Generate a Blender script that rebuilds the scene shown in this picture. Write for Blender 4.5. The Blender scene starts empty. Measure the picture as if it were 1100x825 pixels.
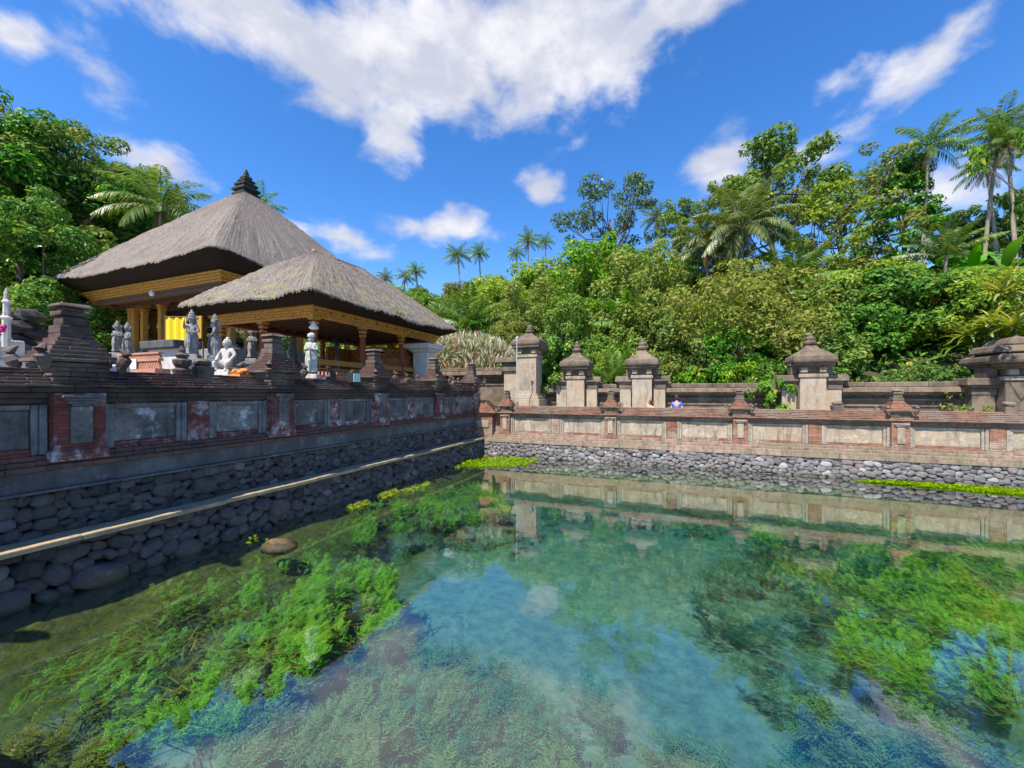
import bpy, bmesh, math, random
import numpy as np
from mathutils import Vector, Matrix
C = bpy.context.scene.collection
scene = bpy.context.scene
rnd = random.Random(7)
rad = math.radians

# ------------------------------------------------------------------ camera, sky, sun, exposure
FPX, HORIZON, EYE = 430.0, 422.0, 2.6          # focal length in photo pixels, horizon row, eye height above the water
TH = rad(21.57)
FX, FY = -math.sin(TH), math.cos(TH)
RX, RY = math.cos(TH), math.sin(TH)
cam_d = bpy.data.cameras.new('camera'); cam = bpy.data.objects.new('camera', cam_d); C.objects.link(cam)
cam.location = (0, 0, EYE); cam.rotation_euler = (rad(90), 0, TH)
cam_d.sensor_width = 36; cam_d.lens = FPX / 1100 * 36
cam_d.shift_y = (HORIZON - 412.5) / 1100
cam_d.clip_start = 0.05; cam_d.clip_end = 3000
scene.camera = cam

SUN = Vector((-0.17, -0.60, 1.0)).normalized()   # direction towards the sun
sun_el = math.asin(SUN.z); sun_az = math.atan2(SUN.x, SUN.y)
sd = bpy.data.lights.new('sun', 'SUN'); sun = bpy.data.objects.new('sun', sd); C.objects.link(sun)
sd.energy = 4.8; sd.angle = rad(0.53); sd.color = (1.0, 0.93, 0.81)
sun.rotation_euler = (-SUN).to_track_quat('-Z', 'Y').to_euler()

vs = scene.view_settings
scene.display_settings.display_device = 'sRGB'
vs.view_transform = 'Standard'; vs.look = 'None'; vs.gamma = 1.0; vs.use_curve_mapping = False
vs.exposure = 0.9
SKY_STRENGTH = 0.14
scene.render.engine = 'CYCLES'
cy = scene.cycles
cy.use_denoising = True
try: cy.denoiser = 'OPENIMAGEDENOISE'
except Exception: pass
cy.max_bounces = 8; cy.diffuse_bounces = 4; cy.glossy_bounces = 3; cy.transmission_bounces = 4; cy.transparent_max_bounces = 8; cy.volume_bounces = 0
cy.use_adaptive_sampling = True; cy.adaptive_threshold = 0.02
cy.sample_clamp_indirect = 6

def at(px, d):
    """world x, y of photo column px at depth d metres along the view"""
    u = (px - 550) / FPX
    return (d * (FX + u * RX), d * (FY + u * RY))
def zat(py, d): return EYE + d * (HORIZON - py) / FPX
def px_of(x, y):
    d = FX * x + FY * y
    return 550 + FPX * (RX * x + RY * y) / max(d, .1)

# ------------------------------------------------------------------ node helpers
class NT:
    def __init__(s, tree): s.t = tree; s.n = tree.nodes; s.l = tree.links
    def add(s, typ, props=None, **inp):
        n = s.n.new(typ)
        for k, v in (props or {}).items(): setattr(n, k, v)
        for k, v in inp.items():
            k2 = k.replace('_', ' ')
            key = int(k[1:]) if k[0] == 'i' and k[1:].isdigit() else k2
            s.set(n.inputs[key], v)
        return n
    def set(s, sock, v):
        if hasattr(v, 'is_output') or isinstance(v, bpy.types.NodeSocket): s.l.new(v, sock)
        elif isinstance(v, bpy.types.Node): s.l.new(v.outputs[0], sock)
        else:
            if sock.type == 'RGBA' and len(v) == 3: v = (*v, 1)
            sock.default_value = v
    def math(s, op, a, b=0.0, clamp=False):
        n = s.add('ShaderNodeMath', {'operation': op, 'use_clamp': clamp}, i0=a, i1=b); return n.outputs[0]
    def mix(s, f, a, b, mode='MIX'):
        n = s.n.new('ShaderNodeMix'); n.data_type = 'RGBA'; n.blend_type = mode
        s.set(n.inputs['Factor'], f); s.set(n.inputs[6], a); s.set(n.inputs[7], b); return n.outputs[2]
    def noise(s, vec, scale, detail=4, rough=.55, dist=0.0):
        n = s.add('ShaderNodeTexNoise', None, Scale=scale, Detail=detail, Roughness=rough, Distortion=dist)
        if vec is not None: s.l.new(vec, n.inputs['Vector'])
        return n.outputs[0]
    def ramp(s, f, lo, hi):
        n = s.add('ShaderNodeMapRange', {'interpolation_type': 'SMOOTHSTEP'}, Value=f)
        n.inputs['From Min'].default_value = lo; n.inputs['From Max'].default_value = hi
        return n.outputs[0]
    def xyz(s, v): return s.add('ShaderNodeSeparateXYZ', None, Vector=v).outputs
    def comb(s, x=0.0, y=0.0, z=0.0): return s.add('ShaderNodeCombineXYZ', None, X=x, Y=y, Z=z).outputs[0]

def new_mat(name):
    m = bpy.data.materials.new(name); m.use_nodes = True
    m.node_tree.nodes.clear(); t = NT(m.node_tree)
    return m, t
def finish(t, surf, vol=None):
    o = t.n.new('ShaderNodeOutputMaterial'); t.l.new(surf, o.inputs['Surface'])
    if vol: t.l.new(vol, o.inputs['Volume'])
def principled(t, col, rough=.85, bump=None, strength=.5, dist=.02, spec=.3, metal=0.0):
    p = t.add('ShaderNodeBsdfPrincipled')
    t.set(p.inputs['Base Color'], col); t.set(p.inputs['Roughness'], rough); p.inputs['Specular IOR Level'].default_value = spec
    p.inputs['Metallic'].default_value = metal
    if bump is not None:
        b = t.add('ShaderNodeBump', None, Strength=strength, Distance=dist, Height=bump); t.l.new(b.outputs[0], p.inputs['Normal'])
    return p.outputs[0]
def world_pos(t): return t.add('ShaderNodeNewGeometry').outputs['Position']
def obj_pos(t): return t.add('ShaderNodeTexCoord').outputs['Object']

def weathered(name, c1, c2, c3=None, scale=3.0, grime=.5, grime_col=(.03, .028, .025), moss=0.0, moss_col=(.09, .12, .015),
              bump=.5, rough=.88, speck=None, speck_amt=.5, brick=None, dist=.02, streak=True, spk=(.52, .66)):
    """stone, brick or wood whose base colour wanders between c1 and c2, with dark grime, pale lichen and moss on top faces"""
    m, t = new_mat(name)
    pos = world_pos(t)
    x, y, z = t.xyz(pos)
    n1 = t.noise(pos, scale, 6, .65); n2 = t.noise(pos, scale * 5.3, 5, .7); n3 = t.noise(pos, scale * .35, 3)
    col = t.mix(t.ramp(n1, .35, .65), c1, c2)
    if c3: col = t.mix(t.ramp(n3, .48, .62), col, c3)
    h = t.math('ADD', t.math('MULTIPLY', n2, .6), t.math('MULTIPLY', n1, .6))
    if brick:
        bw, bh, mortar = brick
        uv = t.comb(t.math('ADD', x, y), z, 0.0)
        bt = t.add('ShaderNodeTexBrick', None, Vector=uv, Scale=1.0)
        bt.inputs['Color1'].default_value = (1, 1, 1, 1); bt.inputs['Color2'].default_value = (.55, .5, .5, 1)
        bt.inputs['Mortar'].default_value = (*mortar, 1)
        bt.inputs['Brick Width'].default_value = bw; bt.inputs['Row Height'].default_value = bh
        bt.inputs['Mortar Size'].default_value = .006; bt.inputs['Mortar Smooth'].default_value = .3; bt.inputs['Bias'].default_value = -.2
        col = t.mix(.85, col, bt.outputs[0], 'MULTIPLY')
        h = t.math('SUBTRACT', h, t.math('MULTIPLY', bt.outputs[1], .8))
    if speck:
        sp = t.math('MULTIPLY', t.ramp(t.noise(pos, 4.5, 8, .75), *spk), t.ramp(n3, .40, .6))
        col = t.mix(t.math('MULTIPLY', sp, speck_amt), col, speck)
    if grime:
        if streak: gv = t.comb(t.math('MULTIPLY', x, 5.0), t.math('MULTIPLY', y, 5.0), t.math('MULTIPLY', z, .9))
        else: gv = pos
        g = t.ramp(t.noise(gv, 1.1, 6, .7), .45, .72)
        g2 = t.ramp(n2, .42, .7)
        col = t.mix(t.math('MULTIPLY', t.math('MAXIMUM', g, t.math('MULTIPLY', g2, .6)), grime), col, grime_col)
    if moss:
        nz = t.xyz(t.add('ShaderNodeNewGeometry').outputs['Normal'])[2]
        mf = t.math('MULTIPLY', t.ramp(nz, .3, .8), t.ramp(t.noise(pos, 2.3, 6, .7), .42, .6))
        col = t.mix(t.math('MULTIPLY', mf, moss), col, moss_col)
    finish(t, principled(t, col, rough, h, bump, dist))
    return m

# ------------------------------------------------------------------ world: Nishita sky with procedural clouds laid out by azimuth and elevation
w = bpy.data.worlds.new('World'); scene.world = w; w.use_nodes = True
w.node_tree.nodes.clear(); t = NT(w.node_tree)
sky = t.add('ShaderNodeTexSky', {'sky_type': 'NISHITA', 'sun_disc': False, 'sun_elevation': sun_el, 'sun_rotation': sun_az,
                                 'altitude': 600, 'air_density': 1.0, 'dust_density': .25, 'ozone_density': 3.0})
skyc = t.add('ShaderNodeHueSaturation', None, Saturation=1.3, Value=1.0, Color=sky.outputs[0])
skyc.inputs['Hue'].default_value = .507
dirv = t.add('ShaderNodeTexCoord').outputs['Generated']
dn = t.add('ShaderNodeVectorMath', {'operation': 'NORMALIZE'}, i0=dirv).outputs[0]
dx, dy, dz = t.xyz(dn)
fr = t.math('ADD', t.math('MULTIPLY', dx, FX), t.math('MULTIPLY', dy, FY))
sd_ = t.math('ADD', t.math('MULTIPLY', dx, RX), t.math('MULTIPLY', dy, RY))
az = t.math('ARCTAN2', sd_, fr); el = t.math('ARCSINE', dz)
ae = t.comb(az, el, 0.0)
# azimuth / elevation (rad), half sizes, tilt, density
def ael(px, py):
    u = (px - 550) / FPX; v = (HORIZON - py) / FPX
    return math.atan(u), math.atan2(v, math.hypot(1, u))
CL = [(200, 0, 120, 55, 0, .9), (330, 45, 160, 60, -8, 1.1), (470, 60, 190, 75, 5, 1.2), (600, 45, 150, 75, 10, 1.15), (720, 0, 130, 45, 12, 1.0), (425, 130, 40, 50, -15, 1.0),
      (168, 172, 62, 22, -2, .9), (18, 35, 42, 30, -35, .8), (472, 244, 66, 20, 2, .85), (378, 262, 46, 18, -14, .8), (328, 250, 28, 16, 0, .7), (580, 197, 26, 20, 15, .75),
      (772, 178, 46, 34, 10, .9), (1000, 58, 110, 27, 28, .78), (900, 92, 30, 22, 10, .45), (905, 148, 32, 14, 15, .5), (1030, 200, 75, 40, 0, .75), (870, 172, 40, 12, 0, .4), (100, 68, 35, 30, -20, .35), (112, 118, 18, 18, 0, .3),
      (640, 60, 90, 70, 10, .9), (655, 118, 60, 16, 25, .35), (300, -140, 420, 70, 0, .8), (900, -160, 260, 70, 8, .7), (-250, 120, 160, 60, 0, .8), (1400, 150, 160, 60, 0, .8)]
warp = t.add('ShaderNodeTexNoise', None, Scale=5.0, Detail=3.0, Roughness=.6); t.l.new(ae, warp.inputs['Vector'])
wv = t.add('ShaderNodeVectorMath', {'operation': 'SUBTRACT'}, i0=warp.outputs[1], i1=(.5, .5, .5)).outputs[0]
wv = t.add('ShaderNodeVectorMath', {'operation': 'SCALE'}, i0=wv); wv.inputs['Scale'].default_value = .10
aew = t.add('ShaderNodeVectorMath', {'operation': 'ADD'}, i0=ae, i1=wv.outputs[0]).outputs[0]
acc = None
for (cx, cyy, hx, hy, tilt, dens) in CL:
    a0, e0 = ael(cx, cyy); ax, _ = ael(cx + hx, cyy); bx, _ = ael(cx - hx, cyy); _, e1 = ael(cx, cyy - hy); _, e2 = ael(cx, cyy + hy)
    mp = t.add('ShaderNodeMapping', {'vector_type': 'TEXTURE'}, Vector=aew)
    mp.inputs['Location'].default_value = (a0, e0, 0); mp.inputs['Rotation'].default_value = (0, 0, rad(tilt))
    mp.inputs['Scale'].default_value = (max(.02, (ax - bx) / 2), max(.015, abs(e1 - e2) / 2), 1)
    ln = t.add('ShaderNodeVectorMath', {'operation': 'LENGTH'}, i0=mp.outputs[0]).outputs[1]
    mk = t.math('MULTIPLY', t.math('SUBTRACT', 1.25, ln), dens)
    acc = mk if acc is None else t.add('ShaderNodeMath', {'operation': 'SMOOTH_MAX'}, i0=acc, i1=mk, i2=.22).outputs[0]
sc3 = t.add('ShaderNodeMapping', None, Vector=ae); sc3.inputs['Scale'].default_value = (1, 1.7, 1)
cn = t.noise(sc3.outputs[0], 7.5, 9, .60, .25); cn2 = t.noise(sc3.outputs[0], 3.5, 5, .55); cn3 = t.noise(sc3.outputs[0], 24, 6, .6)
den = t.math('ADD', acc, t.math('MULTIPLY', t.math('SUBTRACT', cn, .5), 2.1))
den = t.math('ADD', den, t.math('MULTIPLY', t.math('SUBTRACT', cn3, .5), .35))
cov = t.ramp(den, .03, .92)
ccol = t.mix(t.ramp(t.math('ADD', cn2, t.math('MULTIPLY', cn3, .25)), .42, .74), (.96, .95, .98), (.60, .63, .75))
CLOUD_GAIN = 0.57
ccol = t.mix(1.0, ccol, (CLOUD_GAIN / SKY_STRENGTH,) * 3, 'MULTIPLY')
bgc = t.mix(t.math('MULTIPLY', cov, .97), skyc.outputs[0], ccol)
bg = t.add('ShaderNodeBackground', None, Color=bgc, Strength=SKY_STRENGTH)
wo = t.n.new('ShaderNodeOutputWorld'); t.l.new(bg.outputs[0], wo.inputs[0])

# ------------------------------------------------------------------ object helpers
WLOC = {}
def tag(o, label=None, cat=None, group=None, kind=None):
    if label: o['label'] = label
    if cat: o['category'] = cat
    if group: o['group'] = group
    if kind: o['kind'] = kind
    return o
def thing(name, label, cat, loc=(0, 0, 0), rz=0.0, group=None):
    o = bpy.data.objects.new(name, None); C.objects.link(o)
    o.location = loc; o.rotation_euler = (0, 0, rz); o.empty_display_size = .2
    WLOC[o.name] = Vector(loc)
    return tag(o, label, cat, group)
def link_mesh(name, me, parent=None, mat=None):
    if mat is not None and len(me.materials) == 0: me.materials.append(mat)
    o = bpy.data.objects.new(name, me); C.objects.link(o)
    if parent is not None: o.parent = parent
    return o
def copy_tree(o, parent=None):
    c = o.copy(); C.objects.link(c)
    if parent is not None: c.parent = parent
    for ch in list(o.children): copy_tree(ch, c)
    return c
def mesh_np(name, V, F, smooth=False):
    """mesh from numpy verts and an (n, k) face array"""
    me = bpy.data.meshes.new(name); V = np.asarray(V, np.float32); F = np.asarray(F, np.int32)
    n, k = F.shape
    me.vertices.add(len(V)); me.vertices.foreach_set('co', V.ravel())
    me.loops.add(n * k); me.loops.foreach_set('vertex_index', F.ravel())
    me.polygons.add(n); me.polygons.foreach_set('loop_start', np.arange(0, n * k, k, dtype=np.int32)); me.polygons.foreach_set('loop_total', np.full(n, k, np.int32))
    if smooth: me.polygons.foreach_set('use_smooth', np.ones(n, bool))
    me.update(); me.validate()
    return me

class MB:
    """collects shapes in world coordinates (or in a wall's own s / out / z frame) and links them as one mesh"""
    def __init__(s, frame=None, jit=0.0): s.v = []; s.f = []; s.fr = frame; s.jit = jit
    def pt(s, p):
        if s.jit: p = tuple(c + rnd.uniform(-s.jit, s.jit) for c in p)
        s.v.append(s.fr(*p) if s.fr else tuple(p))
    def box(s, x0, x1, y0, y1, z0, z1, top=None):
        """top = (sx, sy) scale of the upper face about its centre"""
        b = len(s.v); cx, cy_ = (x0 + x1) / 2, (y0 + y1) / 2; sx, sy = top or (1, 1)
        for (x, y) in ((x0, y0), (x1, y0), (x1, y1), (x0, y1)): s.pt((x, y, z0))
        for (x, y) in ((x0, y0), (x1, y0), (x1, y1), (x0, y1)): s.pt((cx + (x - cx) * sx, cy_ + (y - cy_) * sy, z1))
        s.f += [tuple(b + i for i in q) for q in ((0, 3, 2, 1), (4, 5, 6, 7), (0, 1, 5, 4), (1, 2, 6, 5), (2, 3, 7, 6), (3, 0, 4, 7))]
        return s
    def cbox(s, cx, cy_, z0, wx, wy, h, top=None): return s.box(cx - wx / 2, cx + wx / 2, cy_ - wy / 2, cy_ + wy / 2, z0, z0 + h, top)
    def tube(s, pts, rads, n=8, caps=True):
        b = len(s.v); pts = [Vector(p) for p in pts]
        for i, p in enumerate(pts):
            d = (pts[min(i + 1, len(pts) - 1)] - pts[max(i - 1, 0)]).normalized()
            a = d.cross(Vector((0, 0, 1)));
            if a.length < .05: a = d.cross(Vector((1, 0, 0)))
            a.normalize(); c = d.cross(a)
            r = rads[i] if hasattr(rads, '__len__') else rads
            for k in range(n):
                q = p + (a * math.cos(2 * math.pi * k / n) + c * math.sin(2 * math.pi * k / n)) * r
                s.v.append(s.fr(*q) if s.fr else tuple(q))
        for i in range(len(pts) - 1):
            for k in range(n):
                s.f.append((b + i * n + k, b + i * n + (k + 1) % n, b + (i + 1) * n + (k + 1) % n, b + (i + 1) * n + k))
        if caps:
            s.f.append(tuple(b + k for k in range(n))[::-1]); s.f.append(tuple(b + (len(pts) - 1) * n + k for k in range(n)))
        return s
    def lathe(s, cx, cy_, prof, n=12, rot=0.0, sq=False):
        """prof = [(r, z)...]; sq: square plan (n = 4 at 45 degrees)"""
        if sq: n, rot, k_ = 4, math.pi / 4, math.sqrt(2)
        else: k_ = 1.0
        b = len(s.v)
        for (r, z) in prof:
            for k in range(n):
                a = rot + 2 * math.pi * k / n; s.pt((cx + r * k_ * math.cos(a), cy_ + r * k_ * math.sin(a), z))
        for i in range(len(prof) - 1):
            for k in range(n): s.f.append((b + i * n + k, b + i * n + (k + 1) % n, b + (i + 1) * n + (k + 1) % n, b + (i + 1) * n + k))
        s.f.append(tuple(b + k for k in range(n))[::-1]); s.f.append(tuple(b + (len(prof) - 1) * n + k for k in range(n)))
        return s
    def ell(s, c, r, n=10, m=7, wob=0.0):
        b = len(s.v)
        for i in range(1, m):
            ph = math.pi * i / m
            for k in range(n):
                a = 2 * math.pi * k / n; j = 1 + rnd.uniform(-wob, wob)
                s.pt((c[0] + r[0] * j * math.sin(ph) * math.cos(a), c[1] + r[1] * j * math.sin(ph) * math.sin(a), c[2] + r[2] * j * math.cos(ph)))
        s.pt((c[0], c[1], c[2] + r[2])); s.pt((c[0], c[1], c[2] - r[2])); T = len(s.v) - 2
        for i in range(m - 2):
            for k in range(n): s.f.append((b + i * n + k, b + (i + 1) * n + k, b + (i + 1) * n + (k + 1) % n, b + i * n + (k + 1) % n))
        for k in range(n): s.f.append((T, b + k, b + (k + 1) % n)); s.f.append((T + 1, b + (m - 2) * n + (k + 1) % n, b + (m - 2) * n + k))
        return s
    def courses(s, s0, s1, rows, seg=.24, jit=.012):
        """rows of short tiles along the first axis; rows = [(out0, out1, z0, z1)]"""
        for (o0, o1, z0, z1) in rows:
            a = s0 - (0 if s0 == s1 else rnd.uniform(0, .0))
            while a < s1 - 1e-4:
                e = min(s1, a + seg * rnd.uniform(.6, 1.5))
                if s1 - e < seg * .3: e = s1
                j = rnd.uniform(-jit, jit); k = rnd.uniform(-jit, jit) * .35
                s.box(a + .0015, e - .0015, o0 - abs(j) * .5, o1 + j, z0 + k, z1 + k)
                a = e
        return s
    def add_np(s, V, F):
        b = len(s.v); s.v += [tuple(p) for p in V]; s.f += [tuple(b + int(i) for i in f) for f in F]; return s
    def build(s, name, mat, parent=None, smooth=False, bevel=0.0):
        me = bpy.data.meshes.new(name)
        off = Vector((0, 0, 0)); p = parent
        while p is not None: off = off + WLOC.get(p.name, Vector((0, 0, 0))); p = p.parent
        me.from_pydata([tuple(Vector(v) - off) for v in s.v], [], s.f)
        bm = bmesh.new(); bm.from_mesh(me); bmesh.ops.recalc_face_normals(bm, faces=bm.faces); bm.to_mesh(me); bm.free()
        if smooth: me.polygons.foreach_set('use_smooth', np.ones(len(me.polygons), bool))
        me.materials.append(mat); me.update()
        o = link_mesh(name, me, parent)
        if bevel:
            b = o.modifiers.new('edge', 'BEVEL'); b.width = bevel; b.segments = 2; b.limit_method = 'ANGLE'; b.angle_limit = rad(40)
        return o
# ------------------------------------------------------------------ materials
M = {}
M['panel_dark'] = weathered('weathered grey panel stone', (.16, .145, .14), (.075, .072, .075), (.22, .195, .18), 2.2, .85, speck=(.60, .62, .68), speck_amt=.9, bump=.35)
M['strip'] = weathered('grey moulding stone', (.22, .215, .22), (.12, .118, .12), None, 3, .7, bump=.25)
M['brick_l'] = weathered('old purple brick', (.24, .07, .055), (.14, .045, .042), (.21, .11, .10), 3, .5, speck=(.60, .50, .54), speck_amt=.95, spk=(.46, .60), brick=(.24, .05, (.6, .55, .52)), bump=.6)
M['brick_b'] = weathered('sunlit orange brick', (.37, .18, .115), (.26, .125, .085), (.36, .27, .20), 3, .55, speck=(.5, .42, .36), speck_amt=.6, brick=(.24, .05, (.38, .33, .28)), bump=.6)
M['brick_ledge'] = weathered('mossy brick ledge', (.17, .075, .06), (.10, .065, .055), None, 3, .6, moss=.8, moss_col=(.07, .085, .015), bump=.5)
M['ledge_b'] = weathered('worn sandstone ledge', (.36, .26, .20), (.25, .18, .135), (.24, .19, .13), 2.5, .7, moss=.25, moss_col=(.20, .17, .08), bump=.5)
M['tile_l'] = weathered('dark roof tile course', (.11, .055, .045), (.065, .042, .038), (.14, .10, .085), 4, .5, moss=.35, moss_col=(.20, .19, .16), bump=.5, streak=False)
M['tile_b'] = weathered('reddish coping tile', (.29, .15, .10), (.17, .095, .07), (.23, .17, .13), 4, .45, bump=.5, streak=False, moss=.45, moss_col=(.27, .235, .19))
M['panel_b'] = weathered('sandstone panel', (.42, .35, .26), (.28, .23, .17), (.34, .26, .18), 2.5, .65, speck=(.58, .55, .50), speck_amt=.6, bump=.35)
M['strip_b'] = weathered('pale moulding stone', (.37, .32, .26), (.25, .215, .17), None, 3, .65, bump=.25)
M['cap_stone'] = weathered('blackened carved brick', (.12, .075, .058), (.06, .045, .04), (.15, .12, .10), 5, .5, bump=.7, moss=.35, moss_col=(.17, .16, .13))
M['post_brick'] = weathered('stacked brick cap', (.34, .16, .10), (.20, .10, .07), None, 6, .5, bump=.5, streak=False)
M['river'] = None
M['sand_shaft'] = weathered('pale sandstone shaft', (.43, .365, .285), (.35, .29, .22), (.39, .30, .21), 2.6, .45, bump=.3)
M['sand_dark'] = weathered('weather and shade dark sandstone', (.165, .125, .09), (.105, .08, .06), (.21, .165, .12), 3, .5, bump=.6, moss=.45, moss_col=(.17, .135, .075))
M['mortar'] = weathered('dark joint mortar', (.045, .043, .042), (.03, .029, .029), None, 6, 0, bump=.4)
M['concrete'] = weathered('damp concrete band', (.125, .125, .13), (.075, .075, .08), None, 1.6, .5, speck=(.30, .31, .33), speck_amt=.5, bump=.2)
M['curb'] = weathered('pale kerb stone', (.40, .30, .175), (.27, .205, .13), None, 4, .25, bump=.3)
M['paving'] = weathered('grey courtyard paving', (.46, .42, .37), (.36, .33, .30), None, 1.5, .3, bump=.2)
M['statue_grey'] = weathered('grey carved stone', (.30, .295, .29), (.18, .18, .18), None, 11, .6, bump=.9)
M['statue_white'] = weathered('white washed stone', (.58, .55, .50), (.40, .38, .34), None, 9, .55, grime_col=(.15, .145, .13), bump=.8)
M['statue_dark'] = weathered('black mossy stone', (.05, .047, .045), (.028, .027, .026), None, 6, .3, bump=.6)
M['white_wall'] = weathered('limewashed stone', (.58, .56, .52), (.45, .43, .40), None, 2, .35, grime_col=(.18, .17, .16), bump=.25)
M['terracotta'] = weathered('terracotta railing', (.50, .25, .17), (.40, .19, .13), None, 5, .2, bump=.2)
M['wood_red'] = weathered('dark red timber', (.24, .055, .025), (.16, .035, .02), None, 6, .3, bump=.2, rough=.55)
M['wood_dark'] = weathered('dark roof timber', (.14, .075, .04), (.09, .05, .03), None, 6, .2, bump=.2, rough=.7)

def gold_carved(name, k=1.0, sc=1.0):
    m, t = new_mat(name); pos = world_pos(t); x, y, z = t.xyz(pos)
    s = t.math('ADD', x, y)
    v = t.comb(t.math('MULTIPLY', s, 1.0), t.math('MULTIPLY', z, 1.6), t.math('MULTIPLY', t.math('SUBTRACT', x, y), 1.0))
    vo = t.add('ShaderNodeTexVoronoi', {'feature': 'F1'}, Vector=v, Scale=13.0 * sc)
    vo2 = t.add('ShaderNodeTexVoronoi', {'feature': 'DISTANCE_TO_EDGE'}, Vector=v, Scale=13.0 * sc)
    e = t.ramp(vo2.outputs[0], .02, .16)
    gold = t.mix(t.noise(pos, 20, 3), (.86, .47, .07), (.66, .32, .045))
    col = t.mix(e, (.12, .03, .012), gold)
    p = t.add('ShaderNodeBsdfPrincipled')
    t.set(p.inputs['Base Color'], col); p.inputs['Roughness'].default_value = .5; p.inputs['Metallic'].default_value = .15
    b = t.add('ShaderNodeBump', None, Strength=.9, Distance=.03, Height=t.math('SUBTRACT', 1.0, vo.outputs[0])); t.l.new(b.outputs[0], p.inputs['Normal'])
    finish(t, p.outputs[0]); return m
M['gold'] = gold_carved('gilded carved wood'); M['gold_fine'] = gold_carved('gilded fine carving', sc=1.7)

def carved_red():
    m, t = new_mat('red and gold carved screen'); pos = world_pos(t)
    vo = t.add('ShaderNodeTexVoronoi', {'feature': 'DISTANCE_TO_EDGE'}, Vector=pos, Scale=9.0)
    col = t.mix(t.ramp(vo.outputs[0], .03, .13), (.50, .25, .05), t.mix(t.noise(pos, 6), (.30, .04, .02), (.16, .03, .02)))
    finish(t, principled(t, col, .55, vo.outputs[0], .6, .03)); return m
M['carved_red'] = carved_red()

def thatch(name, dark=False):
    """black palm-fibre thatch: strands run down the slope along the UV's v"""
    m, t = new_mat(name); pos = world_pos(t)
    uv = t.add('ShaderNodeUVMap').outputs[0]; u, v, _ = t.xyz(uv)
    st = t.noise(t.comb(t.math('MULTIPLY', u, 26.0), t.math('MULTIPLY', v, 1.6), 0.0), 1.0, 5, .7)
    st2 = t.noise(t.comb(t.math('MULTIPLY', u, 60.0), t.math('MULTIPLY', v, 7.0), 3.0), 1.0, 3, .7)
    big = t.noise(pos, .9, 5, .65); fine = t.noise(pos, 14, 5, .75)
    col = t.mix(t.ramp(st, .36, .64), (.085, .070, .061), (.325, .275, .245))
    col = t.mix(t.math('MULTIPLY', t.ramp(fine, .45, .7), .55), col, (.44, .385, .36))
    col = t.mix(t.math('MULTIPLY', t.ramp(big, .5, .72), .55), col, (.115, .10, .092))
    col = t.mix(t.math('MULTIPLY', t.ramp(st2, .5, .75), .4), col, (.07, .06, .056))
    # moss and lichen near the eave edge and in patches
    ef = t.ramp(v, .9, .05)
    mo = t.math('MULTIPLY', t.ramp(t.noise(pos, 2.2, 7, .75), .47, .66), ef)
    if dark: mo = t.math('MULTIPLY', mo, .25)
    col = t.mix(t.math('MULTIPLY', mo, .85), col, (.31, .30, .13))
    ye = t.math('MULTIPLY', t.ramp(t.noise(pos, 1.5, 6, .7), .60, .68), t.ramp(v, .55, .0))
    if not dark: col = t.mix(t.math('MULTIPLY', ye, .85), col, (.27, .24, .03))
    h = t.math('ADD', t.math('ADD', st, t.math('MULTIPLY', st2, .7)), t.math('MULTIPLY', fine, 1.0))
    finish(t, principled(t, col, .95, h, .9, .05, spec=.1)); return m
M['thatch'] = thatch('mossy palm fibre thatch'); M['thatch_big'] = thatch('plain palm fibre thatch', True)
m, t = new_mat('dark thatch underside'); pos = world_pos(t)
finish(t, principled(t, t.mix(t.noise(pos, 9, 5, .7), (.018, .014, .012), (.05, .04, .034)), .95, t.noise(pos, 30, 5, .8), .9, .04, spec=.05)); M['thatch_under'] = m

def river(name, k):
  m, t = new_mat(name); pos = world_pos(t)
  isl = t.add('ShaderNodeNewGeometry').outputs['Random Per Island']
  base = t.add('ShaderNodeValToRGB', None, Fac=isl)
  cr = base.color_ramp; cr.elements[0].color = (.07*k, .07*k, .075*k, 1); cr.elements[1].color = (.46*k, .43*k, .43*k, 1)
  for p_, c_ in ((.25, (.17, .165, .175, 1)), (.5, (.20, .185, .19, 1)), (.7, (.22, .165, .15, 1)), (.85, (.155, .155, .165, 1))):
      e = cr.elements.new(p_); e.color = (c_[0]*k, c_[1]*k, c_[2]*k, 1)
  n_ = t.noise(pos, 9, 6, .7)
  col = t.mix(t.math('MULTIPLY', t.ramp(n_, .48, .72), .65), base.outputs[0], (.42*k, .41*k, .40*k))
  col = t.mix(t.math('MULTIPLY', t.ramp(t.noise(pos, 3.1, 6, .7), .5, .68), .7), col, (.06*k, .065*k, .05*k))
  zz = t.xyz(pos)[2]
  wet = t.ramp(t.math('ADD', zz, t.math('MULTIPLY', t.math('SUBTRACT', n_, .5), .12)), .13, .03)
  col = t.mix(t.math('MULTIPLY', wet, .75), col, (.05, .05, .03))
  ro = t.math('SUBTRACT', .7, t.math('MULTIPLY', wet, .4))
  finish(t, principled(t, col, ro, t.math('ADD', n_, t.noise(pos, 40, 4, .7)), .7, .03, spec=.45)); return m
M['river'] = river('rounded grey river stone', .72); M['river_shaded'] = river('river stone darkened for shade', .33)  # second copy is the same stone, darkened for the wall in shade

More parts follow.
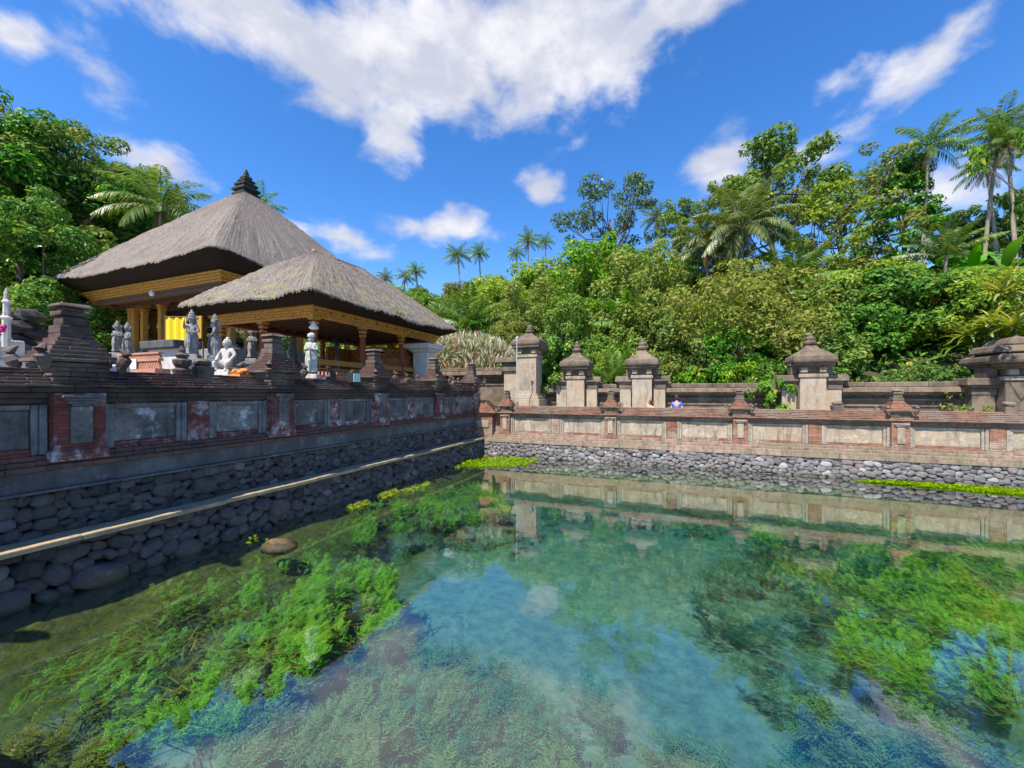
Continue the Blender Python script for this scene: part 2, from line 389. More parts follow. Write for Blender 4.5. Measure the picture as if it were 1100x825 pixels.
def simple(name, c, rough=.7, var=.15, metal=0.0, scale=12):
    m, t = new_mat(name); pos = world_pos(t); n = t.noise(pos, scale, 4)
    finish(t, principled(t, t.mix(n, tuple(x * (1 - var) for x in c), tuple(min(1, x * (1 + var)) for x in c)), rough, n, .15, .01, metal=metal)); return m
M['yellow'] = simple('yellow cloth', (.78, .55, .02), .9, .12, scale=3); M['ochre'] = simple('ochre cloth', (.42, .23, .03), .9, .2)
M['white'] = simple('white cloth', (.75, .73, .70), .9, .08)
M['metal'] = simple('grey painted metal', (.45, .45, .45), .5); M['black'] = simple('black metal', (.03, .03, .03), .5)
M['glass_pane'] = simple('pale lamp glass', (.45, .62, .62), .15, .05)
M['lamp_white'] = simple('white enamel shade', (.75, .72, .66), .5, .05)
M['skin'] = simple('skin', (.55, .33, .22), .55, .08); M['hair'] = simple('dark brown hair', (.05, .022, .018), .5, .3, scale=60)
M['blue'] = simple('blue shirt', (.03, .12, .55), .85, .15); M['grey_cloth'] = simple('grey cloth', (.33, .31, .31), .9, .12)
M['flower'] = simple('magenta flower', (.45, .02, .18), .8, .2); M['orange'] = simple('orange offering', (.55, .22, .05), .8, .3)

def leaf_mat(name, c1, c2, c3=None, trans=.35, gloss=.08, yellow=None):
    m, t = new_mat(name)
    isl = t.add('ShaderNodeNewGeometry').outputs['Random Per Island']
    ob = t.add('ShaderNodeObjectInfo').outputs['Random']
    pos = obj_pos(t)
    n = t.noise(pos, .9, 3, .6)
    col = t.mix(isl, c1, c2)
    if c3: col = t.mix(t.math('MULTIPLY', t.ramp(n, .42, .62), .8), col, c3)
    if yellow: col = t.mix(t.math('GREATER_THAN', isl, .93), col, yellow)
    hsv = t.add('ShaderNodeHueSaturation', None, Color=col, Hue=t.math('ADD', .485, t.math('MULTIPLY', ob, .03)), Saturation=t.math('ADD', .9, t.math('MULTIPLY', ob, .2)), Value=t.math('ADD', .82, t.math('MULTIPLY', ob, .36)))
    d = t.add('ShaderNodeBsdfDiffuse', None, Color=hsv.outputs[0])
    tc = t.mix(1.0, hsv.outputs[0], (1.25, 1.25, .55), 'MULTIPLY')
    tr = t.add('ShaderNodeBsdfTranslucent', None, Color=tc)
    mx = t.add('ShaderNodeMixShader', None, Fac=trans, i1=d.outputs[0], i2=tr.outputs[0])
    g = t.add('ShaderNodeBsdfGlossy', None, Roughness=.5, Color=(1, 1, 1))
    lw = t.add('ShaderNodeFresnel', None, IOR=1.4)
    mx2 = t.add('ShaderNodeMixShader', None, Fac=t.math('MINIMUM', t.math('MULTIPLY', lw.outputs[0], gloss * 2.2, True), .07), i1=mx.outputs[0], i2=g.outputs[0])
    finish(t, mx2.outputs[0]); return m
L = {
 'dark': leaf_mat('dark green leaves', (0.046, 0.137, 0.022), (0.137, 0.293, 0.046), (0.073, 0.183, 0.027), yellow=(0.366, 0.403, 0.055)),
 'mid': leaf_mat('mid green leaves', (0.078, 0.186, 0.025), (0.202, 0.342, 0.047), (0.132, 0.233, 0.031), yellow=(0.404, 0.389, 0.062)),
 'lime': leaf_mat('lime green leaves', (0.135, 0.256, 0.029), (0.311, 0.405, 0.060), (0.203, 0.297, 0.040), yellow=(0.432, 0.378, 0.081)),
 'olive': leaf_mat('olive tan leaves', (.12, .185, .026), (.25, .30, .05), (.19, .23, .04), yellow=(.34, .28, .07)),
 'tan': leaf_mat('tan olive leaves', (.14, .19, .03), (.28, .30, .06), (.21, .23, .05), yellow=(.36, .27, .09)),
 'blue': leaf_mat('blue green leaves', (0.061, 0.121, 0.047), (0.135, 0.216, 0.081), (0.081, 0.149, 0.054)),
 'bright': leaf_mat('fresh bright leaves', (.07, .24, .015), (.17, .37, .025), None, yellow=(.38, .36, .03)),
 'pale': leaf_mat('pale straw stalks', (.30, .31, .17), (.60, .57, .42), (.42, .45, .22), trans=.2, yellow=(.5, .12, .05)),
 'palm': leaf_mat('palm fronds', (0.072, 0.169, 0.023), (0.169, 0.273, 0.046), None, gloss=.12, yellow=(0.390, 0.325, 0.091)),
 'palm_y': leaf_mat('sunlit yellow palm fronds', (.09, .17, .028), (.19, .26, .055), None, gloss=.12, yellow=(0.336, 0.272, 0.096)),
 'dead': leaf_mat('dry brown fronds', (.17, .11, .05), (.30, .21, .11), None, trans=.2, gloss=.03),
 'yucca': leaf_mat('yellow striped blades', (.12, .22, .02), (.42, .42, .05), None, gloss=.1, yellow=(.65, .55, .05)),
 'weed': leaf_mat('bright water weed', (0.058, 0.262, 0.008), (0.185, 0.447, 0.019), (0.107, 0.321, 0.009), trans=.3, gloss=.03),
 'weed_dark': leaf_mat('dark water weed', (.014, .085, .045), (.045, .15, .08), None, trans=.2, gloss=.02),
 'weed_olive': leaf_mat('olive water weed', (.10, .12, .01), (.22, .20, .02), None, trans=.2, gloss=.02),
 'weed_pale': leaf_mat('pale green water weed', (0.050, 0.144, 0.036), (0.122, 0.238, 0.086), None, trans=.25, gloss=.02),
 'moss': leaf_mat('yellow roof moss', (.20, .19, .03), (.36, .33, .05), None, trans=.2, gloss=.01),
 'algae': leaf_mat('yellow green algae', (.11, .20, .008), (.23, .31, .012), None, trans=.3, gloss=.02),
}
M['bark'] = weathered('grey brown bark', (.14, .11, .085), (.085, .068, .055), None, 3, .3, bump=.7)
M['palm_bark'] = weathered('ringed palm bark', (.34, .29, .23), (.24, .20, .16), None, 5, .3, bump=.6)
M['boulder'] = weathered('wet brown boulder', (.17, .115, .05), (.10, .075, .035), None, 5, .4, bump=.5, rough=.6)
M['earth'] = weathered('shaded hill soil', (.035, .04, .015), (.05, .055, .02), None, .7, .3, bump=.6, streak=False)
# ------------------------------------------------------------------ terrain
def vnoise(x, y, s, seed=0):
    """smooth cheap noise, -1..1"""
    x = np.asarray(x, float) / s + seed * 17.3; y = np.asarray(y, float) / s - seed * 9.1
    return (np.sin(x * 1.3 + 1.7 * np.sin(y * .9)) + np.sin(y * 1.7 + 1.3 * np.sin(x * 1.1 + 2)) + np.sin((x + y) * 2.3 + seed)) / 3
def hill(x, y):
    x = np.asarray(x, float); y = np.asarray(y, float)
    t = np.maximum(0, y - 21.5)
    h = 1.0 + 13.5 * (1 - np.exp(-t / 22))
    h = h + np.clip(t / 6, 0, 1) * 1.0 * vnoise(x, y, 7, 1)
    h = h + np.clip((-x - 8) / 20, 0, 1) * np.clip(t / 25, 0, 1) * 3.5
    l = np.maximum(0, -x - 30)
    h = np.maximum(h, 1.0 + 8 * (1 - np.exp(-l / 14)) + np.clip(l / 6, 0, 1) * .8 * vnoise(x, y, 6, 2))
    return h
def axis(lo, hi, step, extra):
    a = list(np.arange(lo, hi + .01, step)) + extra
    return np.array(sorted(set(round(float(v), 3) for v in a)))
xs = np.concatenate([[-900, -500, -300, -200, -150, -110], axis(-90, 60, 1.5, [-8.35, -8.3, 13.9, 13.95]), [80, 110, 160, 250, 500, 900]])
ys = np.concatenate([[-900, -500, -250, -120, -60, -30, -15, -6], axis(0, 90, 1.5, [.75, .8, 15.95, 16.0]), [110, 140, 200, 300, 500, 900]])
Xg, Yg = np.meshgrid(xs, ys, indexing='ij')
Zg = hill(Xg, Yg)
pool = (Xg > -8.32) & (Xg < 13.92) & (Yg > .77) & (Yg < 15.97)
left = (Xg < -8.32) & (Yg < 21.5) & (Xg > -34)
Zg = np.where(left, np.maximum(Zg, 1.62), Zg)
Zg = np.where((Yg <= .77) & (Xg > -8.32), .93, Zg)
Zg = np.where((Yg >= 15.97) & (Yg < 21.5) & (Xg > -8.32), .93, Zg)
Zg = np.where(pool, -2.2, Zg)
nx, ny = len(xs), len(ys)
idx = np.arange(nx * ny).reshape(nx, ny)
F = np.stack([idx[:-1, :-1].ravel(), idx[1:, :-1].ravel(), idx[1:, 1:].ravel(), idx[:-1, 1:].ravel()], 1)
g = link_mesh('ground', mesh_np('ground', np.stack([Xg.ravel(), Yg.ravel(), Zg.ravel()], 1), F), None, M['earth']); tag(g, kind='structure')
mb = MB(); mb.box(-30, -8.42, -4, 21, 1.5, 1.66); tag(mb.build('courtyard_paving', M['paving']), kind='structure')
mb = MB(); mb.box(-8.2, 14, 15.98, 19.2, .8, .95); tag(mb.build('bathing_court_paving', M['paving']), kind='structure')
mb = MB(); mb.box(-7.1, 14, -1.5, .74, .3, .97); tag(mb.build('viewing_terrace', M['ledge_b'], bevel=.02), kind='structure')

# ------------------------------------------------------------------ pool bed and water
def inside(poly, X, Y):
    r = np.zeros(X.shape, bool); n = len(poly); j = n - 1
    for i in range(n):
        xi, yi = poly[i]; xj, yj = poly[j]
        c = ((yi > Y) != (yj > Y)) & (X < (xj - xi) * (Y - yi) / (yj - yi + 1e-12) + xi)
        r ^= c; j = i
    return r
def wpt(px, py, z=-.3):
    d = FPX * (EYE - z) / (py - HORIZON); return at(px, d)
bx = np.arange(-7.9, 13.95, .15); by = np.arange(.4, 15.9, .15)
BX, BY = np.meshgrid(bx, by, indexing='ij')
def bed_z(x, y):
    d = -1.05 + .13 * vnoise(x, y, 1.6, 3) + .05 * vnoise(x, y, .5, 4)
    edge = np.minimum.reduce([(x + 7.2) / 3.2, (15.1 - y) / 3.0, (13 - x) / 4.0])
    return d + .55 * np.clip(1 - edge, 0, 1.1) + .34 * np.clip(1 - (x + 7.15) / .75, 0, 1) + .25 * np.clip(1 - (15.05 - y) / .6, 0, 1)
BZ = bed_z(BX, BY)
idx = np.arange(BX.size).reshape(BX.shape)
F = np.stack([idx[:-1, :-1].ravel(), idx[1:, :-1].ravel(), idx[1:, 1:].ravel(), idx[:-1, 1:].ravel()], 1)
m, t = new_mat('pool bed of pale sand and silt'); pos = world_pos(t); x, y, z = t.xyz(pos)
n1 = t.noise(pos, 1.1, 6, .65); n2 = t.noise(pos, 5, 6, .7); n3 = t.noise(pos, .5, 4, .6)
sand = t.mix(t.ramp(n2, .35, .7), (.215, .215, .17), (.11, .125, .10))
peb = t.add('ShaderNodeTexVoronoi', None, Vector=pos, Scale=17.0)
sand = t.mix(t.math('MULTIPLY', t.math('MULTIPLY', t.ramp(peb.outputs[0], .30, .18), t.ramp(n1, .45, .62)), .6), sand, (.09, .09, .07))
# silt ridges around the spring mouths
d1 = t.add('ShaderNodeVectorMath', {'operation': 'DISTANCE'}, i0=pos, i1=(*wpt(480, 590, -1), -1)).outputs[1]
d2 = t.add('ShaderNodeVectorMath', {'operation': 'DISTANCE'}, i0=pos, i1=(*wpt(560, 670, -1), -1)).outputs[1]
d3 = t.add('ShaderNodeVectorMath', {'operation': 'DISTANCE'}, i0=pos, i1=(*wpt(720, 690, -1), -1)).outputs[1]
dmin = t.math('MINIMUM', t.math('MINIMUM', d1, d2), d3)
rg = t.math('SINE', t.math('ADD', t.math('MULTIPLY', dmin, 24.0), t.math('MULTIPLY', n1, 42.0)))
rgm = t.math('MULTIPLY', t.ramp(rg, .55, 1.0), t.ramp(dmin, 2.0, .7))
sand = t.mix(t.math('MULTIPLY', t.math('MULTIPLY', rgm, t.ramp(n3, .46, .58)), .42), sand, (.33, .345, .28))
mud = t.mix(t.ramp(n2, .4, .65), (.14, .125, .03), (.075, .075, .02))
mud = t.mix(t.ramp(n1, .5, .7), mud, (.13, .105, .025))
mud = t.mix(t.math('MULTIPLY', t.ramp(t.noise(pos, 13, 6, .75), .52, .62), .65), mud, (.03, .032, .012))
mud = t.mix(t.math('MULTIPLY', t.ramp(peb.outputs[0], .26, .16), .5), mud, (.20, .18, .07))
# silt and leaf litter lie along the walls; clean sand in the middle where the springs rise
e1 = t.math('DIVIDE', t.math('ADD', x, 6.2), 2.6); e2 = t.math('DIVIDE', t.math('SUBTRACT', 13.6, y), 2.2)
e3 = t.math('DIVIDE', t.math('SUBTRACT', 5.6, t.math('ADD', x, t.math('MULTIPLY', t.math('SUBTRACT', y, 8.0), -.35))), 2.6)
e = t.math('MINIMUM', t.math('MINIMUM', e1, e2), e3)
sf = t.ramp(t.math('ADD', e, t.math('MULTIPLY', t.math('SUBTRACT', n1, .5), 2.6)), .0, .75)
sf = t.math('MULTIPLY', sf, t.math('SUBTRACT', 1.0, t.math('MULTIPLY', t.ramp(t.noise(pos, 2.0, 6, .7), .54, .66), .35)))
col = t.mix(sf, mud, sand)
finish(t, principled(t, col, .95, n2, .6, .06, spec=.1)); M['bed'] = m
tag(link_mesh('pool_bed', mesh_np('pool_bed', np.stack([BX.ravel(), BY.ravel(), BZ.ravel()], 1), F, True), None, m), kind='structure')

m, t = new_mat('clear spring water'); pos = world_pos(t)
rip = t.noise(pos, 2.2, 3, .5, .4); rip2 = t.noise(pos, 9.0, 3, .55)
dist_r = t.add('ShaderNodeVectorMath', {'operation': 'DISTANCE'}, i0=pos, i1=(*wpt(500, 600, 0), 0)).outputs[1]
dist_q = t.add('ShaderNodeVectorMath', {'operation': 'DISTANCE'}, i0=pos, i1=(*wpt(735, 690, 0), 0)).outputs[1]
def rings(dv, R):
    return t.math('MULTIPLY', t.math('SINE', t.math('ADD', t.math('MULTIPLY', dv, 24.0), t.math('MULTIPLY', rip, 22.0))), t.ramp(dv, R, R * .3))
hh = t.math('ADD', t.math('ADD', t.math('MULTIPLY', rip, .8), t.math('MULTIPLY', rip2, .22)), t.math('MULTIPLY', t.math('ADD', rings(dist_r, 1.9), rings(dist_q, 1.6)), .035))
bmp = t.add('ShaderNodeBump', None, Strength=.10, Distance=.02, Height=hh)
lw = t.add('ShaderNodeLayerWeight', None, Blend=.5); t.l.new(bmp.outputs[0], lw.inputs['Normal'])
fz = t.math('ADD', t.math('MULTIPLY', t.math('POWER', lw.outputs['Facing'], 3.2), .87), .13)
tp = t.add('ShaderNodeBsdfTransparent', None, Color=(.97, .99, .98))
gl = t.add('ShaderNodeBsdfGlossy', None, Roughness=.0, Color=(1, 1, 1)); t.l.new(bmp.outputs[0], gl.inputs['Normal'])
mx = t.add('ShaderNodeMixShader', None, Fac=fz, i1=tp.outputs[0], i2=gl.outputs[0])
va = t.add('ShaderNodeVolumeAbsorption', None, Color=(.50, .86, .86), Density=.8)
finish(t, mx.outputs[0], va.outputs[0]); M['water'] = m
mb = MB(); mb.box(-7.75, 13.9, .45, 15.75, -2.0, 0.0); tag(mb.build('pool_water', m), kind='structure')

# ------------------------------------------------------------------ river-stone facing
_bm = bmesh.new(); bmesh.ops.create_icosphere(_bm, subdivisions=3, radius=1.0)
ICO_V = np.array([v.co[:] for v in _bm.verts]); ICO_F = np.array([[v.index for v in f.verts] for f in _bm.faces]); _bm.free()
def stonework(name, parent, frame, s0, s1, z0, z1, out_at, n, seed, wmin=.6, wmax=1.7, squash=1.35, big=(), mat='river'):
    """rounded stones fitted into weighted Voronoi cells of the wall face, one mesh; out_at(z) = how far out the face stands"""
    rg = np.random.default_rng(seed)
    S = np.stack([rg.uniform(s0, s1, n), rg.uniform(z0, z1, n)], 1); W = rg.uniform(wmin, wmax, n) ** 1.0
    for k, (bs, bz, bw) in enumerate(big): S[k] = (bs, bz); W[k] = bw
    K = n * 55; Q = np.stack([rg.uniform(s0, s1, K), rg.uniform(z0, z1, K)], 1)
    for it in range(14):
        D = (((Q[:, None, 0] - S[None, :, 0]) / squash) ** 2 + (Q[:, None, 1] - S[None, :, 1]) ** 2) / (W[None] ** 1.6)
        A = D.argmin(1)
        for k in range(len(big) if it < 9 else 0, n):
            q = Q[A == k]
            if len(q): S[k] = q.mean(0)
    V = []; Fc = []; b = 0
    for k in range(n):
        q = Q[A == k]
        if len(q) < 6: continue
        c = q.mean(0); cov = np.cov((q - c).T); ev, ec = np.linalg.eigh(cov)
        r = 2.0 * np.sqrt(np.maximum(ev, 1e-5)) * 1.04
        v = ICO_V.copy()
        pw = rg.uniform(.62, .85); v = np.sign(v) * np.abs(v) ** pw
        v /= np.maximum(1, np.abs(v).max(1))[:, None] ** .2
        ph = rg.uniform(0, 6.28, 6)
        v *= (1 + .07 * np.sin(3.1 * ICO_V[:, 0] + ph[0]) * np.sin(2.7 * ICO_V[:, 2] + ph[1]) + .05 * np.sin(5 * ICO_V[:, 1] + ph[2] + 3 * ICO_V[:, 0]))[:, None]
        l = np.stack([v[:, 0] * r[1], v[:, 1] * r[0]], 1) @ np.stack([ec[:, 1], ec[:, 0]])
        depth = min(r) * rg.uniform(.75, 1.05)
        o = out_at(c[1] + l[:, 1]) + v[:, 2] * depth + rg.uniform(-.02, .02)
        P = np.stack([np.asarray(frame(c[0] + l[:, 0], o, c[1] + l[:, 1])[i]) * np.ones(len(l)) for i in range(3)], 1)
        V.append(P); Fc.append(ICO_F + b); b += len(P)
    off = np.array([c for c in (WLOC[parent.name])])
    return link_mesh(name, mesh_np(name, np.concatenate(V) - off, np.concatenate(Fc), True), parent, M[mat])

WL = lambda s, o, z: (-7.85 + o, s, z)
WB = lambda s, o, z: (s, 15.5 - o, z)

# lower retaining wall on the long side, with its kerb
t_ = thing('retaining_wall', 'dark river-stone retaining wall rising from the pool below the sunlit kerb line', 'wall', (-7.5, 7, 0))
lowo = lambda z: .43 + .13 * (1 - np.asarray(z) / .72)
mb = MB(WL); mb.box(-2, 15.2, .02, .40, -1.4, .62); mb.build('backing', M['mortar'], t_)
stonework('stonework', t_, WL, -1.5, 15.35, -.25, .67, lowo, 400, 11, .7, 1.75, mat='river_shaded',
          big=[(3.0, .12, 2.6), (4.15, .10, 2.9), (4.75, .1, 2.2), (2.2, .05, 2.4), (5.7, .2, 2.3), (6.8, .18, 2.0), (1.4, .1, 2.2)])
mb = MB(WL); mb.courses(-2, 15.25, [(.0, .62, .655, .725)], seg=.8, jit=.014); mb.build('kerb', M['curb'], t_, bevel=.012)
# upper stone band, concrete band
t_ = thing('retaining_wall', 'upper dark river-stone wall with concrete band under the shaded brick parapet', 'wall', (-7.7, 7, .73))
mb = MB(WL); mb.box(-2, 15.5, -.3, .1, .728, 1.29); mb.build('backing', M['mortar'], t_)
stonework('stonework', t_, WL, -1.5, 15.55, .70, 1.28, lambda z: .12 + .07 * (1.3 - np.asarray(z)) / .58, 430, 12, .65, 1.6, mat='river_shaded', big=[(4.5, .9, 2.2), (3.9, 1.0, 1.9), (5.1, .86, 1.9)])
mb = MB(WL); mb.courses(-2, 15.5, [(-.3, .235, 1.283, 1.32)], seg=2.2, jit=.004); mb.build('lip', M['concrete'], t_, bevel=.006)
mb = MB(WL); mb.courses(-2, 15.5, [(-.3, .17, 1.32, 1.575)], seg=3.1, jit=.005); mb.build('concrete_band', M['concrete'], t_, bevel=.012)
# far side
t_ = thing('retaining_wall', 'sunlit grey river-stone retaining wall along the far side of the pool', 'wall', (3, 15.2, 0))
mb = MB(WB); mb.box(-7.3, 14, -.1, .3, -1.4, .58); mb.build('backing', M['mortar'], t_)
stonework('stonework', t_, WB, -7.4, 13.6, -.2, .58, lambda z: .33 + .12 * (1 - np.asarray(z) / .6), 640, 13, .65, 1.55, squash=1.5)
mb = MB(WB); mb.courses(-7.2, 14, [(-.2, .42, .575, .70)], seg=1.3, jit=.008); mb.build('kerb', M['ledge_b'], t_, bevel=.012)
# right end of the pool, out of frame
t_ = thing('retaining_wall', 'short river-stone end wall of the pool beyond the right edge', 'wall', (13.7, 8, 0))
mb = MB(); mb.box(13.6, 14.0, .8, 15.3, -1.5, .7); mb.build('backing', M['mortar'], t_)
stonework('stonework', t_, lambda s, o, z: (13.6 - o, s, z), .8, 15.2, -.2, .68, lambda z: .03 + 0 * np.asarray(z), 170, 14, .7, 1.6)

# ------------------------------------------------------------------ brick parapets
def parapet(FR, s_lo, s_hi, posts, lv, MS, label, postlabel, k=1.0, loc=(0, 0, 0), finials=()):
    """lv = (ledge bottom, panel zone bottom, panel zone top, entablature top, coping top); MS = materials"""
    zl, zb, zt, ze, zc = lv
    T = thing('parapet_wall', label, 'wall', loc)
    B = lambda j=.004: MB(FR, j)
    mb = B(.0); n = 3
    for i in range(n):
        a = zl + (zb - zl) * i / n; b = zl + (zb - zl) * (i + 1) / n
        o = .20 - .12 * i / (n - 1) if lv[0] > 1 else .40 - .30 * i / (n - 1)
        mb.courses(s_lo, s_hi, [(-.4, o, a, b)], seg=.27, jit=.009)
    mb.build('brick_ledge', M[MS['ledge']], T, bevel=.008)
    MB(FR).box(s_lo, s_hi, -.42, -.035, zb - .01, ze - .004).build('wall_core', M[MS['brick']], T)
    mids = [(a + b) / 2 for a, b in zip(posts[:-1], posts[1:])]
    pw = .27 * k                                                                    # half width of a post shaft
    H = zt - zb
    for m_ in mids:                                                                 # brick pilaster between two panels
        MB(FR, .003).box(m_ - .17, m_ + .17, -.1, .05, zb, zt).build('pilaster', M[MS['brick']], T, bevel=.008)
    xs_ = sorted([(p, pw) for p in posts] + [(m_, .17) for m_ in mids])
    for (a, wa), (b, wb) in zip(xs_[:-1], xs_[1:]):
        l, r = a + wa, b - wb
        if r - l < .3: continue
        f = MB(FR, .003)
        for (q0, q1, o) in ((l + .01, l + .085, .045), (l + .09, l + .155, .02), (r - .085, r - .01, .045), (r - .155, r - .09, .02)): f.box(q0, q1, -.05, o, zb + .012, zt - .02)
        f.box(l + .16, r - .16, -.05, .012, zt - .09, zt - .022)
        f.build('panel_frame', M[MS['strip']], T, bevel=.008)
        g_ = MB(FR, .002); g_.courses(l + .16, r - .16, [(-.05, .028, zb + .0, zb + .05 * k), (-.05, .008, zb + .05 * k, zb + .10 * k)], seg=.24, jit=.004)
        g_.build('brick_dado', M[MS['brick']], T, bevel=.005)
        MB(FR, .004).box(l + .165, r - .165, -.05, -.012, zb + .10 * k + .004, zt - .095).build('stone_panel', M[MS['panel']], T, bevel=.01)
    e = B(.0); dz = (ze - zt) / 3
    for i in range(3): e.courses(s_lo, s_hi, [(-.44, .035 + .04 * i * k, zt + dz * i, zt + dz * (i + 1) - .004)], seg=.5, jit=.006)
    e.build('cornice', M[MS['cornice']], T, bevel=.008)
    # stepped tile coping
    c = B(.0); nst = 6; h = (zc - ze) / nst
    for i in range(nst):
        o = .17 * k + .035 - .058 * i; ob = -.62 + .05 * i
        c.courses(s_lo, s_hi, [(ob, o, ze + h * i, ze + h * (i + 1) - .008)], seg=.21, jit=.014)
    c.build('tile_coping', M[MS['tile']], T, bevel=.006)
    # posts
    for i, p in enumerate(posts):
        oc = -.12
        q = MB(FR, .003); q.box(p - pw, p + pw, -.5, .17 * k, zb - .06, zt + .14 * k); q.box(p - pw - .03, p + pw + .03, -.5, .20 * k, zb - .09, zb + .05)
        P = q.build('post', M[MS['brick']], T, bevel=.01)
        MB(FR, .003).box(p - .115 * k, p + .115 * k, .05, .205 * k, zb + .20 * H, zt - .05).build('stone_inset', M[MS['panel']], P, bevel=.012)
        q = MB(FR, .004)
        for j, (hw, o, z0, z1) in enumerate(((.10, .20, 0, .035), (.145, .22, .035, .075), (.18, .24, .075, .115), (.21, .26, .115, .16))):
            q.box(p - hw * k, p + hw * k, -.3, o * k, zt - .045 + z0 * k, zt - .045 + z1 * k - .003)
        q.build('corbel', M[MS['strip']], P, bevel=.008)
        z0 = ze + .02
        q = MB(FR, .0)
        for j in range(5):                                                          # thick stepped entablature block
            hw = (.255 + .018 * j) * k; q.courses(p - hw, p + hw, [(oc - hw, oc + hw, z0 + (.064 * j) * k, z0 + .064 * (j + 1) * k - .004)], seg=.26, jit=.008)
        hw = .39 * k; q.courses(p - hw, p + hw, [(oc - hw, oc + hw, z0 + .325 * k, z0 + .37 * k)], seg=.3, jit=.01)
        q.build('cap_block', M[MS['cap']], P, bevel=.008)
        q = MB(FR, .0)
        for j in range(6):
            hw = (.36 - .039 * j) * k; q.courses(p - hw, p + hw, [(oc - hw, oc + hw, z0 + (.372 + .06 * j) * k, z0 + (.372 + .06 * (j + 1)) * k - .005)], seg=.2, jit=.012)
        q.build('cap_roof', M[MS['capb']], P, bevel=.006)
        q = MB(FR, .006); zt_ = z0 + .732 * k
        q.cbox(p, oc, zt_, .33 * k, .33 * k, .11 * k); q.cbox(p, oc, zt_ + .113 * k, .26 * k, .26 * k, .13 * k); q.cbox(p, oc, zt_ + .246 * k, .31 * k, .31 * k, .07 * k); q.cbox(p, oc, zt_ + .319 * k, .22 * k, .22 * k, .05 * k); q.cbox(p, oc, zt_ + .372 * k, .38 * k, .36 * k, .055 * k, (.8, .8))
        q.build('finial', M[MS['cap']], P, bevel=.014)
        for sx in (-1, 1):
            for so in (-1, 1):
                cx, co = p + sx * .355 * k, oc + so * .355 * k
                a = MB(FR); pr = [(.055, .33, .03), (.085, .40, .05), (.075, .47, .08), (.06, .53, .085), (.035, .585, .05), (.012, .62, .02)]
                pts = [(cx + sx * f_ * k, co + so * f_ * k, z0 + (h_ - .07) * k) for (r_, h_, f_) in pr]
                a.tube(pts, [r_ * k for (r_, _, _) in pr], 7)
                a.ell((cx + sx * .04 * k, co + so * .04 * k, z0 + .27 * k), (.06 * k, .06 * k, .10 * k), 7, 5, .15)
                a.build('antefix', M[MS['ante']], P, smooth=False, bevel=.006)
    for (m_, style) in finials:
        a = MB(FR, .004); z0 = zc - .03
        if style == 0:
            a.lathe(m_, -.2, [(.10, z0 - .05), (.15, z0 + .10), (.09, z0 + .13), (.13, z0 + .20), (.14, z0 + .27), (.07, z0 + .30), (.11, z0 + .36), (.05, z0 + .40), (.06, z0 + .45), (.015, z0 + .52)], 9)
        elif style == 1:
            a.cbox(m_, -.2, z0 - .05, .26, .24, .22, (1.1, 1.1)); a.ell((m_, -.2, z0 + .24), (.15, .13, .09), 8, 5, .2)
        else:
            a.cbox(m_, -.2, z0 - .05, .22, .24, .14); a.tube([(m_, -.2, z0 + .05), (m_ + .05, -.12, z0 + .16), (m_ - .02, -.14, z0 + .26), (m_ - .10, -.2, z0 + .36)], [.12, .10, .06, .015], 7)
        a.build('crest', M[MS['cap']], T, bevel=.01)
    return T
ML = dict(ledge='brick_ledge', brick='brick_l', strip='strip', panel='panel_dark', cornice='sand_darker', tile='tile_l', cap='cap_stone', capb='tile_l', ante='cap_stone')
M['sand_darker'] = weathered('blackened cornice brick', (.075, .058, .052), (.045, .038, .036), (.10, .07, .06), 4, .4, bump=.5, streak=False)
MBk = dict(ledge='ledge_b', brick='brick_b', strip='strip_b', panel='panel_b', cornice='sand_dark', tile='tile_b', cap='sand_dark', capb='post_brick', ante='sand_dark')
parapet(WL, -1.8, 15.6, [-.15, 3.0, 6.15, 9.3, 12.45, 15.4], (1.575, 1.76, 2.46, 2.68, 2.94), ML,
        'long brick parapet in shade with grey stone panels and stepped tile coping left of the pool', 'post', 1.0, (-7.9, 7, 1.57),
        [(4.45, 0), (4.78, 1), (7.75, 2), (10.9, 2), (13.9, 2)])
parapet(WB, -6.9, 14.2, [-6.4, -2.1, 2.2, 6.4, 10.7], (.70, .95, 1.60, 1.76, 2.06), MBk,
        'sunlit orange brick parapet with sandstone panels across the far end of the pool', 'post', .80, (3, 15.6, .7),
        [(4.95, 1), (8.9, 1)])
# corner return joining the two parapets
T = thing('corner_block', 'stepped orange brick block in the corner where the two parapets meet', 'wall', (-7.3, 15.6, .7))
mb = MB(jit=.004); mb.box(-8.3, -6.95, 15.32, 15.9, .69, 1.75); mb.build('base', M['brick_b'], T, bevel=.01)
mb = MB(); [mb.courses(-8.35 + .05 * i, -6.75 - .1 * i, [(15.2 + .05 * i, 15.95, 1.76 + .075 * i, 1.76 + .075 * (i + 1) - .005)], .24, .01) for i in range(7)]
mb.build('stepped_top', M['post_brick'], T, bevel=.006)
mb = MB(jit=.003); mb.box(-7.9, -7.1, 15.28, 15.33, 1.15, 1.45); mb.build('stone_patch', M['panel_b'], T, bevel=.01)

